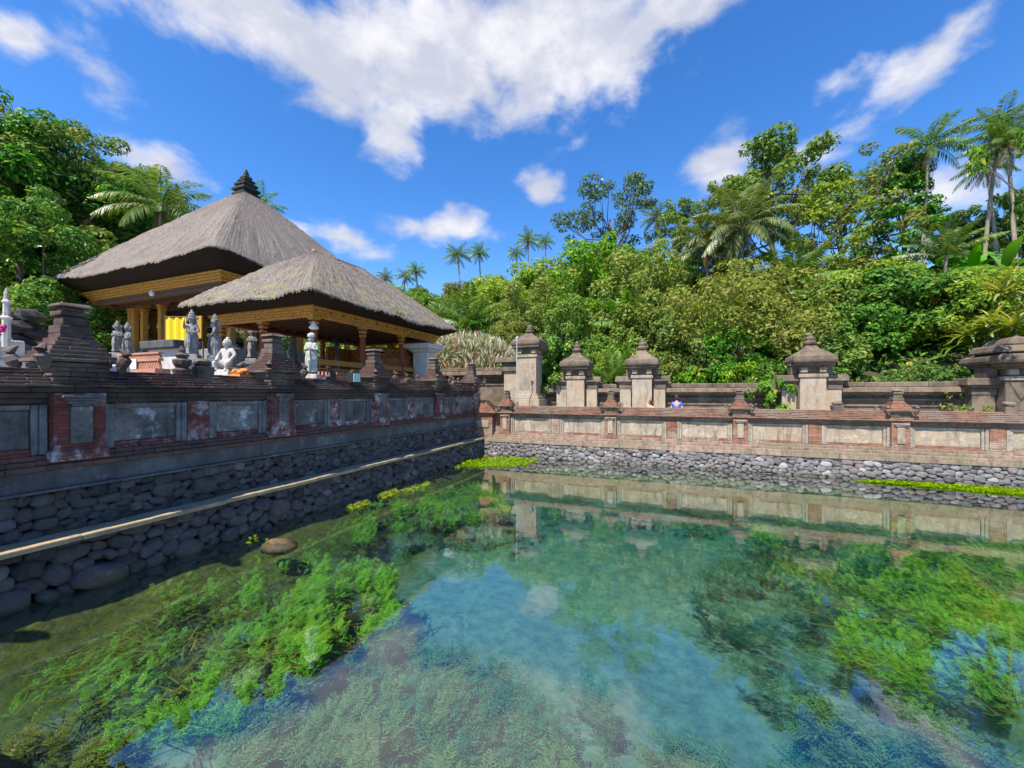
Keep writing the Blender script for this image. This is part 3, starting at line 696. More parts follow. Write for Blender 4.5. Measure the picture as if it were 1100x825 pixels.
# ------------------------------------------------------------------ rear wall with coping and shrine pillars
WR = lambda s, o, z: (s, 19.7 - o, z)
def rear_wall(label, s0, s1, ztop, FR=WR, loc=(0, 0, 0)):
    T = thing('rear_wall', label, 'wall', loc)
    mb = MB(FR); mb.box(s0, s1, -.4, 0, .9, ztop - .5); mb.build('wall_body', M['sand_dark'], T)
    mb = MB(FR); mb.courses(s0, s1, [(-.4, .05, ztop - .95, ztop - .86), (-.4, .10, ztop - .72, ztop - .64)], 1.1, .008); mb.build('moulding', M['sand_dark'], T, bevel=.01)
    mb = MB(FR); mb.courses(s0, s1, [(-.6, .34, ztop - .40, ztop - .20)], 1.2, .012); mb.build('lower_coping', M['ledge_dark'], T, bevel=.02)
    mb = MB(FR); mb.courses(s0, s1, [(-.5, .24, ztop - .19, ztop)], 1.0, .014); mb.build('upper_coping', M['sand_dark'], T, bevel=.025)
    mb = MB(FR); mb.courses(s0, s1, [(-.42, .2, ztop - .5, ztop - .405)], 1.4, .006); mb.build('neck', M['sand_dark'], T, bevel=.01)
    return T
M['ledge_dark'] = weathered('brown weathered coping', (.27, .20, .14), (.185, .135, .095), None, 2.5, .5, bump=.5, moss=.3, moss_col=(.24, .20, .12))
rear_wall('low dark rear wall with two-step coping behind the bathing court', -6.0, 16, 3.02, loc=(4, 19.7, .9))
rear_wall('taller mossy rear wall behind the pole and corner, under the pale shrub', -13, -7.2, 3.95, loc=(-10, 19.7, .9))

def shrine(name, label, x, y, ztop, eave_z, w, sh_w, base_z, loc_z=.93, wings=True, tall=False, mats=('sand_shaft', 'sand_dark'), group=None):
    T = thing(name, label, 'shrine pillar', (x, y, loc_z), 0, group)
    a, b = M[mats[0]], M[mats[1]]
    h = sh_w / 2
    mb = MB(jit=.004); mb.box(x - h, x + h, y - h, y + h, base_z if tall else loc_z, eave_z - .58); mb.build('shaft', a, T, bevel=.015)
    if tall:
        mb = MB(jit=.005); mb.cbox(x, y, loc_z, sh_w + .42, sh_w + .42, base_z - loc_z - .25); mb.cbox(x, y, base_z - .25, sh_w + .30, sh_w + .30, .15); mb.cbox(x, y, base_z - .10, sh_w + .14, sh_w + .14, .098); mb.build('pedestal', a, T, bevel=.02)
        mb = MB(jit=.004); mb.box(x - h + .12, x + h - .12, y - h - .012, y, base_z + .2, eave_z - .85); mb.build('recessed_panel', M['panel_b'], T, bevel=.01)
    # capital: pale bracket blocks between dark bands
    mb = MB(jit=.004); mb.cbox(x, y, eave_z - .58, sh_w + .10, sh_w + .10, .14); mb.build('capital_band', M['panel_b'], T, bevel=.012)
    mb = MB(jit=.004); mb.cbox(x, y, eave_z - .437, sh_w - .08, sh_w - .08, .25); mb.cbox(x, y, eave_z - .185, sh_w + .22, sh_w + .22, .07); mb.cbox(x, y, eave_z - .112, sh_w + .42, sh_w + .42, .11); mb.build('capital', b, T, bevel=.012)
    for sx in (-1, 1):
        mb = MB(jit=.004); mb.box(x + sx * h * .72 - .12, x + sx * h * .72 + .12, y - h - .08, y + h + .08, eave_z - .40, eave_z - .19); mb.build('bracket', M['panel_b'], T, bevel=.03)
    r = w / 2
    mb = MB(jit=.006); mb.lathe(x, y, [(r, eave_z), (r * 1.02, eave_z + .10), (r * .98, eave_z + .26), (r * .80, eave_z + .33), (r * .66, eave_z + .44)], sq=True)
    mb.build('cap_roof', b, T, bevel=.03)
    z0 = eave_z + .44; hh = ztop - z0
    mb = MB(jit=.004); mb.lathe(x, y, [(r * .60, z0 + .002), (r * .42, z0 + hh * .12), (r * .30, z0 + hh * .24), (r * .26, z0 + hh * .32)], sq=True)
    mb.build('cap_neck', b, T, bevel=.02)
    mb = MB(jit=.003); mb.lathe(x, y, [(r * .2, z0 + hh * .322), (r * .34, z0 + hh * .40), (r * .36, z0 + hh * .50), (r * .22, z0 + hh * .58), (r * .25, z0 + hh * .63), (r * .26, z0 + hh * .72), (r * .12, z0 + hh * .78), (r * .13, z0 + hh * .88), (.012, ztop)], 8)
    mb.build('finial', b, T, bevel=.015)
    if wings:
        for sx in (-1, 1):
            ww = (w - sh_w) / 2 + .34; cx = x + sx * (h + ww / 2 + .004); wz = eave_z - .62
            mb = MB(jit=.004); mb.box(cx - ww / 2 + .06, cx + ww / 2 - .06, y - h * .45, y + h * .45, loc_z, wz - .45); W_ = mb.build('wing', a, T, bevel=.015)
            mb = MB(jit=.004); mb.cbox(cx, y, wz - .447, ww - .06, h * 1.0, .22); mb.cbox(cx, y, wz - .22, ww + .02, h * 1.15, .10); mb.build('wing_band', b, W_, bevel=.012)
            mb = MB(jit=.006); mb.cbox(cx + sx * .05, y, wz - .117, ww + .22, h * 1.5, .26, (.93, .9)); mb.build('wing_coping', b, W_, bevel=.03)
            mb = MB(jit=.006); mb.box(x + sx * (h + .004), x + sx * (h + ww * .45), y - h * .5, y + h * .5, wz + .145, wz + .52); mb.cbox(x + sx * (h + ww * .24), y, wz + .522, ww * .5, h * 1.2, .10, (.8, .8)); mb.build('wing_step', b, W_, bevel=.03)
    return T
shrine('shrine_pillar', 'tallest square sandstone pillar with dark roofed cap beside the thin pole', -6.55, 19.0, 6.0, 4.92, 1.45, .98, 2.55, tall=True, wings=False)
shrine('shrine_pillar', 'finialed sandstone shrine with two wings, next to the tallest pillar', -4.26, 19.5, 5.15, 3.85, 1.42, .86, 1)
shrine('shrine_pillar', 'finialed sandstone shrine with two wings, beside the blue-shirted bather', -1.2, 19.5, 5.12, 3.85, 1.42, .86, 1)
shrine('shrine_pillar', 'finialed sandstone shrine with two wings, behind the leafy orange-flecked bush', 5.25, 19.5, 5.05, 3.8, 1.42, .86, 1)
T = shrine('shrine_pillar', 'broad weathered shrine with tilted top stones in leaf shade at far right', 11.2, 19.4, 4.6, 3.6, 2.0, 1.25, 1, mats=('sand_dark', 'sand_dark'))  # shaft takes the dark cap stone too, its tone standing in for leaf shade
mb = MB(jit=.02); mb.box(10.2, 11.3, 18.5, 20.0, 3.98, 4.22, (.85, .8)); mb.box(10.6, 12.3, 18.7, 20.1, 4.224, 4.50, (.8, .8)); mb.build('tilted_stone', M['sand_dark'], T, bevel=.06)
# side wing of the tall pillar, to its left
T = thing('gate_wing', 'short stepped sandstone wing just left of the tallest pillar', 'wall', (-7.55, 19.35, .93))
mb = MB(jit=.004); mb.box(-8.0, -7.15, 19.1, 19.6, .93, 3.7); mb.build('shaft', M['sand_shaft'], T, bevel=.02)
mb = MB(jit=.004); mb.box(-8.1, -7.1, 19.0, 19.7, 3.703, 4.15); mb.build('band', M['sand_dark'], T, bevel=.02)
mb = MB(jit=.006); mb.box(-8.35, -7.06, 18.85, 19.85, 4.153, 4.42, (.9, .85)); mb.build('coping', M['sand_dark'], T, bevel=.03)
# thin pole with a lamp
T = thing('lamp_pole', 'thin grey pole with a tiny lamp standing by the tallest pillar', 'lamp pole', (-6.6, 17.3, .93))
MB().tube([(-6.6, 17.3, .93), (-6.6, 17.3, 5.0)], [.028, .02], 8).build('pole', M['metal'], T)
MB().tube([(-6.6, 17.3, 5.0), (-6.6, 17.3, 5.1), (-6.55, 17.25, 5.2)], [.05, .06, .03], 8).build('lamp_head', M['lamp_white'], T)
# ------------------------------------------------------------------ pavilions
def roof_mesh(rect, ze, ridge, zr, thick, inset, drop, bulge=.0, seed=1, nu=480, nt=64, corner=.35, lift=.16, shag=.045):
    """thatch hip roof: rect = eave rectangle, ridge = (x0, x1, y0, y1) of the ridge; returns (top V,F,uv), (underside V,F)"""
    rg = np.random.default_rng(seed)
    x0, x1, y0, y1 = rect; cx, cy_ = (x0 + x1) / 2, (y0 + y1) / 2; hx, hy = (x1 - x0) / 2, (y1 - y0) / 2
    # perimeter parameter: square-ish superellipse so corners are rounded
    per = []
    m = nu // 4
    for side in range(4):
        for i in range(m):
            a = -1 + 2 * i / m
            p = ((a, -1), (1, a), (-a, 1), (-1, -a))[side]
            per.append(p)
    per = np.array(per)
    def rnd_sq(p, c):
        q = p.copy(); k = 1 - c
        over = np.maximum(np.abs(p) - k, 0) / c
        l = np.hypot(over[:, 0], over[:, 1]); f = np.where(l > 1, 1 / np.maximum(l, 1e-6), 1)
        both = (over[:, 0] > 0) & (over[:, 1] > 0)
        for j in range(2):
            q[:, j] = np.where(both, np.sign(p[:, j]) * (k + c * over[:, j] * f), p[:, j])
        return q
    per = rnd_sq(per, corner * .22)
    cornerness = np.clip((np.abs(per[:, 0]) * np.abs(per[:, 1]) - .55) / .45, 0, 1)
    rcx, rcy = (ridge[0] + ridge[1]) / 2, (ridge[2] + ridge[3]) / 2; rhx, rhy = (ridge[1] - ridge[0]) / 2, (ridge[3] - ridge[2]) / 2
    rows = []; uvs = []
    L = np.hypot(max(hx, hy), zr - ze)
    ulen = np.cumsum(np.hypot(np.diff(np.r_[per[-1:, 0], per[:, 0]]) * hx, np.diff(np.r_[per[-1:, 1], per[:, 1]]) * hy))
    j1 = np.interp(np.arange(len(per)), np.linspace(0, len(per), 50), rg.uniform(-1, 1, 50))
    for i in range(nt + 1):
        t_ = i / nt
        if i < 4:                                     # the rounded butt of the thatch at the eave
            e = i / 4; off = thick * .35 * (1 - math.cos(e * 1.57)) ; zz = ze + thick * (e * .62) ; s = 1.0
            k = 0.0; X = cx + per[:, 0] * (hx - off); Y = cy_ + per[:, 1] * (hy - off)
            tt = 0
        else:
            tt = (i - 4) / (nt - 4); zb = ze + thick * .62
            kx = tt; bul = bulge * math.sin(math.pi * tt)
            ex, ey = hx - thick * .35, hy - thick * .35
            X = (cx + per[:, 0] * ex) * (1 - kx) + (rcx + per[:, 0] * rhx) * kx
            Y = (cy_ + per[:, 1] * ey) * (1 - kx) + (rcy + per[:, 1] * rhy) * kx
            zz = zb + (zr - zb) * (tt ** .96) + bul
        Z = zz + lift * cornerness * (1 - tt) ** 3 + 0 * X
        amp = shag * (1.0 if i > 0 else 1.4)
        ns = vnoise(X * 1.0, Y + Z, .35, seed) * .5 + vnoise(X, Y + Z * 1.3, 1.3, seed + 1) * .9 + rg.uniform(-.6, .6, len(X))
        Z = Z + amp * ns * (0.0 if i == nt else 1)
        if i < 3: Z = Z + .045 * j1 + .02 * rg.uniform(-1, 1, len(X))
        rows.append(np.stack([X, Y, Z], 1)); uvs.append(np.stack([ulen, np.full(len(X), tt * 1.0)], 1))
    N = len(per); V = np.concatenate(rows); UV = np.concatenate(uvs)
    F = []
    for i in range(nt):
        a = i * N + np.arange(N); b = i * N + (np.arange(N) + 1) % N
        F.append(np.stack([a, b, b + N, a + N], 1))
    F = np.concatenate(F)
    # underside: from the eave edge inwards and down to the frieze, then level to the middle
    e0 = rows[0]
    sag = thick
    r1 = np.stack([cx + per[:, 0] * (hx - inset * .5), cy_ + per[:, 1] * (hy - inset * .5), np.full(N, ze - drop * .62) + lift * cornerness * .6], 1) + rg.uniform(-.02, .02, (N, 3))
    r2 = np.stack([cx + per[:, 0] * (hx - inset), cy_ + per[:, 1] * (hy - inset), np.full(N, ze - drop)], 1)
    r3 = np.stack([cx + per[:, 0] * (hx - inset - .5), cy_ + per[:, 1] * (hy - inset - .5), np.full(N, ze - drop + .25)], 1)
    r4 = np.stack([rcx + per[:, 0] * (rhx + .05), rcy + per[:, 1] * (rhy + .05), np.full(N, zr - .7)], 1)
    VU = np.concatenate([e0 + np.array([0, 0, .004]), r1, r2, r3, r4]); FU = []
    for i in range(4):
        a = i * N + np.arange(N); b = i * N + (np.arange(N) + 1) % N
        FU.append(np.stack([a, a + N, b + N, b], 1))
    return (V, F, UV), (VU, np.concatenate(FU))
def make_roof(parent, matk, **kw):
    (V, F, UV), (VU, FU) = roof_mesh(**kw)
    off = np.array(WLOC[parent.name][:])
    me = mesh_np('thatch_roof', V - off, F, True)
    uvl = me.uv_layers.new(name='UVMap'); ulen = UV[:, 0].max()
    uvv = UV[F.ravel()].copy().reshape(-1, 4, 2)
    w_ = (uvv[:, :, 0].max(1) - uvv[:, :, 0].min(1)) > ulen / 2                 # the seam
    uvv[w_, :, 0] = np.where(uvv[w_, :, 0] < ulen / 2, uvv[w_, :, 0] + ulen, uvv[w_, :, 0])
    uvl.data.foreach_set('uv', uvv.astype(np.float32).ravel())
    r = link_mesh('thatch_roof', me, parent, M[matk])
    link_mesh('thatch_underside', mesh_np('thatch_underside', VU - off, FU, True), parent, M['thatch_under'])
    # shaggy fringe of fibre ends hanging from the eave edge
    rg = np.random.default_rng(5); n = V[:480]; Vf = []; Ff = []
    N = len(n)
    for k in range(N * 6):
        i = rg.integers(N); f = rg.random(); p = n[i] * (1 - f) + n[(i + 1) % N] * f; d = n[(i + 1) % N] - n[i]; d = d / (np.linalg.norm(d) + 1e-9)
        wd = rg.uniform(.006, .016); ln = rg.uniform(.015, .055); b = len(Vf); o = np.array([d[1], -d[0], 0]) * rg.uniform(-.05, .02)
        p = p + np.array([0, 0, .05]) - o * .3
        Vf += [p - d * wd, p + d * wd, p + d * wd * .3 + o + [0, 0, -ln], p - d * wd * .3 + o + [0, 0, -ln]]; Ff.append((b, b + 1, b + 2, b + 3))
    link_mesh('fringe', mesh_np('fringe', np.array(Vf) - off, np.array(Ff)), r, M[matk])
    return r
def frieze(parent, rect, inset, ztop, zbot, n=5, step=.07, mat='gold'):
    x0, x1, y0, y1 = rect
    for side in range(4):
        mb = MB()
        for i in range(n):
            a = ztop - (ztop - zbot) * i / n; b = ztop - (ztop - zbot) * (i + 1) / n + .004
            q = inset + step * i; d = .10
            X0, X1, Y0, Y1 = x0 + q, x1 - q, y0 + q, y1 - q
            if side == 0: mb.box(X0, X1, Y0, Y0 + d, b, a)
            elif side == 1: mb.box(X1 - d, X1, Y0 + d + .003, Y1 - d - .003, b, a)
            elif side == 2: mb.box(X0, X1, Y1 - d, Y1, b, a)
            else: mb.box(X0, X0 + d, Y0 + d + .003, Y1 - d - .003, b, a)
        mb.build('gilded_frieze', M[mat], parent, bevel=.012)
def post(parent, x, y, z0, z1, w=.2, mat='wood_red', base=True, name='post', cap=True):
    mb = MB(); mb.cbox(x, y, z0 + .2, w, w, z1 - z0 - .2)
    p = mb.build(name, M[mat], parent, bevel=.02)
    if base: q = MB(); q.cbox(x, y, z0, w * 2, w * 2, .12); q.cbox(x, y, z0 + .122, w * 1.5, w * 1.5, .08); q.build('base_stone', M['statue_grey'], p, bevel=.02)
    if cap:
        q = MB(); q.cbox(x, y, z1 - .42, w * 1.25, w * 1.25, .07); q.cbox(x, y, z1 - .28, w * 1.4, w * 1.4, .08); q.cbox(x, y, z1 - .15, w * 1.8, w * 1.8, .15)
        q.build('capital', M['gold_fine'], p, bevel=.015)
    return p

# near, smaller pavilion
RS = (-15.72, -9.5, 8.45, 17.1)
PV = thing('pavilion', 'smaller open pavilion with mossy hipped thatch roof and red posts beside the parapet', 'pavilion', (-12.6, 12.8, 1.66))
make_roof(PV, 'thatch', rect=RS, ze=5.42, ridge=(-12.66, -12.54, 11.5, 14.0), zr=8.02, thick=.26, inset=.6, drop=.14, bulge=.10, seed=3)
frieze(PV, RS, .62, 5.36, 4.97, 5, .05)
mb = MB(); mb.tube([(-12.6, 11.35, 7.98), (-12.6, 14.1, 7.98)], [.10, .10], 8); mb.build('ridge_roll', M['thatch'], PV, smooth=True)
mb = MB(); mb.box(-15.0, -10.2, 9.15, 16.4, 1.66, 2.6); mb.box(-14.85, -10.35, 9.3, 16.25, 2.604, 3.0); mb.build('platform', M['statue_grey'], PV, bevel=.03)
for (x, y) in ((-10.45, 9.45), (-10.45, 11.6), (-10.45, 13.85), (-12.75, 9.45), (-14.8, 9.45), (-14.8, 11.6), (-14.8, 13.85), (-14.8, 16.1), (-12.6, 16.1), (-10.45, 16.1)):
    post(PV, x, y, 3.0, 5.05, .15)
mb = MB()
for (xa, xb, ya, yb) in ((-14.9, -10.35, 9.37, 9.53), (-14.9, -10.35, 16.02, 16.18), (-10.53, -10.37, 9.54, 16.01), (-14.88, -14.72, 9.54, 16.01)): mb.box(xa, xb, ya, yb, 5.0, 5.14)
mb.build('ring_beam', M['wood_red'], PV, bevel=.02)
mb = MB(); [mb.box(-15.0, -10.2, 9.3 + i * .55, 9.38 + i * .55, 5.15, 5.25) for i in range(13)]; mb.build('ceiling_rafter', M['wood_dark'], PV)
mb = MB(); mb.box(-14.7, -10.55, 11.5, 15.9, 3.004, 3.46); mb.build('inner_dais', M['carved_red'], PV, bevel=.02)
mb = MB(); mb.box(-10.52, -10.38, 9.56, 16.0, 3.50, 3.68); mb.box(-10.5, -10.4, 9.56, 16.0, 3.36, 3.40); mb.build('gilded_rail', M['gold_fine'], PV, bevel=.012)
mb = MB(); mb.box(-14.7, -10.6, 15.3, 15.42, 3.47, 4.7); mb.build('carved_screen', M['carved_red'], PV)
mb = MB(); mb.box(-14.66, -14.54, 13.9, 15.28, 3.47, 4.7); mb.build('carved_screen', M['carved_red'], PV)
mb = MB(); mb.box(-11.9, -10.75, 14.2, 15.2, 3.47, 4.1); mb.box(-11.95, -10.7, 14.15, 15.25, 4.104, 4.2); mb.box(-11.8, -10.85, 14.35, 15.1, 4.204, 4.55); mb.build('gilded_throne', M['carved_red'], PV, bevel=.02)
mb = MB(); mb.lathe(-11.3, 13.2, [(.55, 4.28), (.45, 4.36), (.12, 4.50), (.03, 4.58)], 14); mb.tube([(-11.3, 13.2, 3.0), (-11.3, 13.2, 4.3)], .03); mb.build('gilded_parasol', M['gold_fine'], PV)
mb = MB(); mb.lathe(-10.32, 9.32, [(.10, 4.58), (.15, 4.62), (.06, 4.75), (.02, 4.81)], 12); mb.build('lamp_shade', M['lamp_white'], PV)
# moss tufts and ferns rooted along the eave edge
rg = np.random.default_rng(17); Pm = []
for (e0, e1, n_, sp) in (((-15.4, 8.52), (-9.7, 8.52), 900, .06), ((-9.6, 8.7), (-9.6, 16.9), 1300, .06), ((-9.62, 11.6), (-9.62, 13.6), 900, .10), ((-14.9, 8.55), (-13.6, 8.55), 350, .10)):
    u_ = rg.random(n_); x_ = e0[0] + (e1[0] - e0[0]) * u_; y_ = e0[1] + (e1[1] - e0[1]) * u_
    k_ = vnoise(x_ * 2 + y_ * 2, x_ * 0, .9, 5) > rg.uniform(-.4, 1.0, n_); h_ = rg.random(n_) ** 1.5
    ins = .05 + h_ * .40; z_ = 5.64 + np.maximum(0, ins - .09) * .80 + rg.random(n_) * .06
    inx = np.where(np.abs(e1[1] - e0[1]) < .1, 0, -1.0) * ins; iny = np.where(np.abs(e1[1] - e0[1]) < .1, 1.0, 0) * ins
    Pm.append(np.stack([x_ + inx, y_ + iny, z_], 1)[k_])
Pm = np.concatenate(Pm); MOSS = Pm
# picket railing on the outer side
T = thing('picket_railing', 'terracotta picket railing along the front of the smaller pavilion', 'railing', (-9.9, 12, 2.6))
mb = MB(); mb.box(-9.95, -9.85, 8.9, 14.4, 2.72, 2.80); mb.box(-9.95, -9.85, 8.9, 14.4, 3.08, 3.14); mb.box(-10.1, -9.7, 8.9, 14.4, 1.66, 2.70); mb.build('rail', M['terracotta'], T)
mb = MB(); [mb.box(-9.93, -9.87, 8.95 + i * .14, 9.02 + i * .14, 2.804, 3.25, (1, .3)) for i in range(39)]; mb.build('pickets', M['terracotta'], T)
# grey pier under the far corner
T = thing('stone_pier', 'thick grey stone pier with wide capital under the smaller pavilion roof corner', 'pier', (-10.35, 15.0, 1.66))
mb = MB(jit=.003); mb.cbox(-10.1, 15.05, 1.66, .72, .72, 2.7); mb.build('shaft', M['white_wall'], T, bevel=.03)
mb = MB(jit=.003); mb.cbox(-10.1, 15.05, 4.363, .84, .84, .06); mb.cbox(-10.1, 15.05, 4.425, 1.0, 1.0, .08); mb.cbox(-10.1, 15.05, 4.507, 1.2, 1.2, .22); mb.build('capital', M['white_wall'], T, bevel=.02)
mb = MB(jit=.003); mb.cbox(-10.1, 15.05, 1.67, 1.1, 1.1, 1.36, (.85, .85)); mb.build('base', M['white_wall'], T, bevel=.03)

# big pavilion behind
def xat(px, y): u = (px - 550) / FPX; return y / (FY + u * RY) * (FX + u * RX)
RB = (-29.0, -16.5, 10.1, 21.2)
PB = thing('pavilion', 'big pavilion with tall plain thatch roof and stone finial behind the smaller one', 'pavilion', (-22.4, 15.6, 1.66))
make_roof(PB, 'thatch_big', rect=RB, ze=8.05, ridge=(-22.75, -22.05, 15.3, 15.95), zr=13.9, thick=.36, inset=.85, drop=.30, bulge=.10, seed=4, lift=.25, shag=.04)
frieze(PB, RB, .88, 7.74, 7.12, 6, .07)
mb = MB(jit=.01)
mb.lathe(-22.4, 15.6, [(.50, 13.7), (.50, 13.86), (.36, 13.92), (.50, 14.02), (.50, 14.16), (.34, 14.22), (.42, 14.30), (.42, 14.42), (.26, 14.47), (.32, 14.54), (.32, 14.64), (.19, 14.69), (.23, 14.77), (.20, 14.87), (.10, 14.94), (.11, 15.04), (.02, 15.3)], sq=True)
mb.build('roof_finial', M['statue_dark'], PB, bevel=.02)
for i in range(14):
    pass
mb = MB(); mb.box(-27.9, -17.7, 11.4, 20, 1.66, 3.7); mb.box(-27.6, -18.0, 11.7, 19.7, 3.704, 4.6); mb.build('platform', M['statue_grey'], PB, bevel=.04)
for (x, y) in ((xat(145, 12.2), 12.2), (xat(155, 12.4), 12.4), (xat(164.5, 14.0), 14.0), (xat(174, 12.2), 12.2), (-18.5, 12.2), (-26.3, 12.2), (-26.3, 15.7), (-26.3, 19.2), (-22.4, 19.2), (-18.5, 15.7), (-18.5, 19.2), (-19.4, 13.6)):
    post(PB, x, y, 4.6, 7.2, .25, 'gold_fine')
mb = MB(); mb.box(-27.2, -17.6, 11.2, 20.1, 7.22, 7.32); mb.build('ceiling', M['wood_dark'], PB)
mb = MB(); [mb.box(-27.4 + 0 * i, -17.5, 11.25 + i * .7, 11.4 + i * .7, 7.05, 7.215) for i in range(13)]; mb.build('ceiling_rafter', M['wood_dark'], PB)
mb = MB(); mb.lathe(*at(163, 18.3), [(.03, 7.3), (.09, 7.2), (.10, 7.1), (.04, 7.02)], 12); mb.build('lamp_globe', M['lamp_white'], PB)
# yellow cloth screen and ochre cloth
x, y = at(188, 15.6)
T = thing('cloth_screen', 'bright yellow cloth screen hung upright on the big pavilion platform', 'cloth screen', (x, y, 4.3))
ca, cb = at(176.5, 15.6), at(200, 15.6)
mb = MB(); n = 14
for i in range(n):
    a, b = i / n, (i + 1) / n; w0, w1 = .03 * math.sin(a * 19), .03 * math.sin(b * 19)
    q0 = (ca[0] + (cb[0] - ca[0]) * a, ca[1] + (cb[1] - ca[1]) * a + w0); q1 = (ca[0] + (cb[0] - ca[0]) * b, ca[1] + (cb[1] - ca[1]) * b + w1)
    bidx = len(mb.v); zb, zt = zat(367.5, 15.6), zat(341, 15.6)
    for (q, z) in ((q0, zb), (q1, zb), (q1, zt), (q0, zt)): mb.pt((q[0], q[1], z))
    for (q, z) in ((q0, zb), (q1, zb), (q1, zt), (q0, zt)): mb.pt((q[0], q[1] + .02, z))
    mb.f += [tuple(bidx + k for k in f) for f in ((0, 1, 2, 3), (7, 6, 5, 4), (3, 2, 6, 7), (0, 4, 5, 1))]
mb.build('cloth', M['yellow'], T)
mb = MB(); mb.tube([(ca[0], ca[1], zat(341, 15.6) + .02), (cb[0], cb[1], zat(341, 15.6) + .02)], .03, 6); mb.tube([(ca[0], ca[1] + .03, 1.7), (ca[0], ca[1] + .03, zat(341, 15.6))], .03, 6); mb.tube([(cb[0], cb[1] + .03, 1.7), (cb[0], cb[1] + .03, zat(341, 15.6))], .03, 6); mb.build('frame', M['wood_dark'], T)
ca, cb = at(208, 15.9), at(222, 15.9)
T = thing('cloth_screen', 'ochre brown cloth screen beside the yellow one under the pavilion eave', 'cloth screen', (ca[0], ca[1], 4.3))
mb = MB(jit=.004); mb.box(ca[0], cb[0], min(ca[1], cb[1]), min(ca[1], cb[1]) + .05, zat(364, 15.9), zat(340, 15.9)); mb.build('cloth', M['ochre'], T)
mb = MB(); [mb.tube([(q, min(ca[1], cb[1]) + .09, 1.7), (q, min(ca[1], cb[1]) + .09, zat(340, 15.9))], .03, 6) for q in (ca[0] + .05, cb[0] - .05)]; mb.build('frame', M['wood_dark'], T)
# stage edge, low terrace walls and lattice railing in front of the big pavilion
T = thing('stone_bench', 'long grey stone slab bench in front of the big pavilion posts', 'bench', (*at(185, 14.2), 1.66))
ax, ay = at(159, 14.4); bx_, by_ = at(207, 14.0)
mb = MB(jit=.01); mb.box(ax, bx_, by_ - .6, by_ + .3, zat(375, 14.2), zat(367, 14.2)); mb.build('slab', M['concrete'], T, bevel=.03)
mb = MB(jit=.01); mb.box(ax + .1, bx_ - .1, by_ - .4, by_ + .2, 1.66, zat(375.3, 14.2)); mb.build('support', M['white_wall'], T, bevel=.02)
ax, ay = at(129, 13.0); bx_, by_ = at(172, 12.4)
T = thing('lattice_railing', 'pinkish terracotta lattice railing with a white notice above the shaded parapet', 'railing', (ax, by_, 1.66))
yy = 7.3; xa, xb = at(129, 7.3 / (FY + (129 - 550) / FPX * RY))[0], at(173, 7.3 / (FY + (173 - 550) / FPX * RY))[0]
dr = 7.3 / (FY + (150 - 550) / FPX * RY); z0, z1 = zat(397, dr), zat(379.5, dr)
mb = MB(); mb.box(xa, xb, yy - .07, yy + .07, z1 - .05, z1); mb.box(xa, xb, yy - .07, yy + .07, (z0 + z1) / 2 - .01, (z0 + z1) / 2 + .06); mb.box(xa - .1, xb + .1, yy - .2, yy + .2, 1.66, z0); mb.build('rail', M['terracotta'], T)
mb = MB(); n = 26
for i in range(n):
    for (za, zb) in ((z0 + .003, (z0 + z1) / 2 - .013), ((z0 + z1) / 2 + .063, z1 - .053)):
        s = xa + (xb - xa) * (i + .5) / n; b = len(mb.v)
        for (dx_, zz) in ((0, za), (.045, za), (.045 - .09, zb), (-.09, zb)):
            for yv in (yy - .04, yy + .04): mb.v.append((s + dx_, yv, zz))
        mb.f += [tuple(b + k for k in f) for f in ((0, 2, 4, 6), (1, 7, 5, 3), (0, 1, 3, 2), (2, 3, 5, 4), (4, 5, 7, 6), (6, 7, 1, 0))]
mb.build('slats', M['terracotta'], T)
s = xa + (xb - xa) * .42; mb = MB(); mb.box(s - .17, s + .17, yy - .10, yy - .08, z0 + .02, z0 + .32); mb.build('notice', M['white'], T)
# distant shrines with thatch roofs
def small_shrine(label, px, d, w, ztop_px, eave_px, name='roofed_shrine', seed=1):
    x, y = at(px, d); ze, zr = zat(eave_px, d), zat(ztop_px, d)
    T = thing(name, label, 'shrine', (x, y, 1.66))
    make_roof(T, 'thatch_big', rect=(x - w, x + w, y - w, y + w), ze=ze, ridge=(x - .15, x + .15, y - .15, y + .15), zr=zr, thick=.3, inset=.5, drop=.3, bulge=.05, seed=seed)
    mb = MB(jit=.01); h = zr + .9 * w / 2.5
    mb.lathe(x, y, [(.5, zr - .2), (.5, zr), (.3, zr + .1), (.42, zr + .2), (.42, zr + .32), (.25, zr + .4), (.33, zr + .5), (.3, zr + .62), (.15, zr + .7), (.18, zr + .8), (.03, zr + 1.1)], sq=True); mb.build('roof_finial', M['statue_grey'], T, bevel=.02)
    mb = MB(); mb.box(x - w * .7, x + w * .7, y - w * .7, y + w * .7, 1.66, ze - .25); mb.build('walls', M['white_wall'], T)
    return T
small_shrine('far thatch-roofed shrine with tiered stone finial seen between gilded posts', 141, 26, 4.6, 343, 366, seed=8)
small_shrine('far small shrine with tiered finial just under the big pavilion eave corner', 103, 24, 2.6, 344, 362, seed=9)
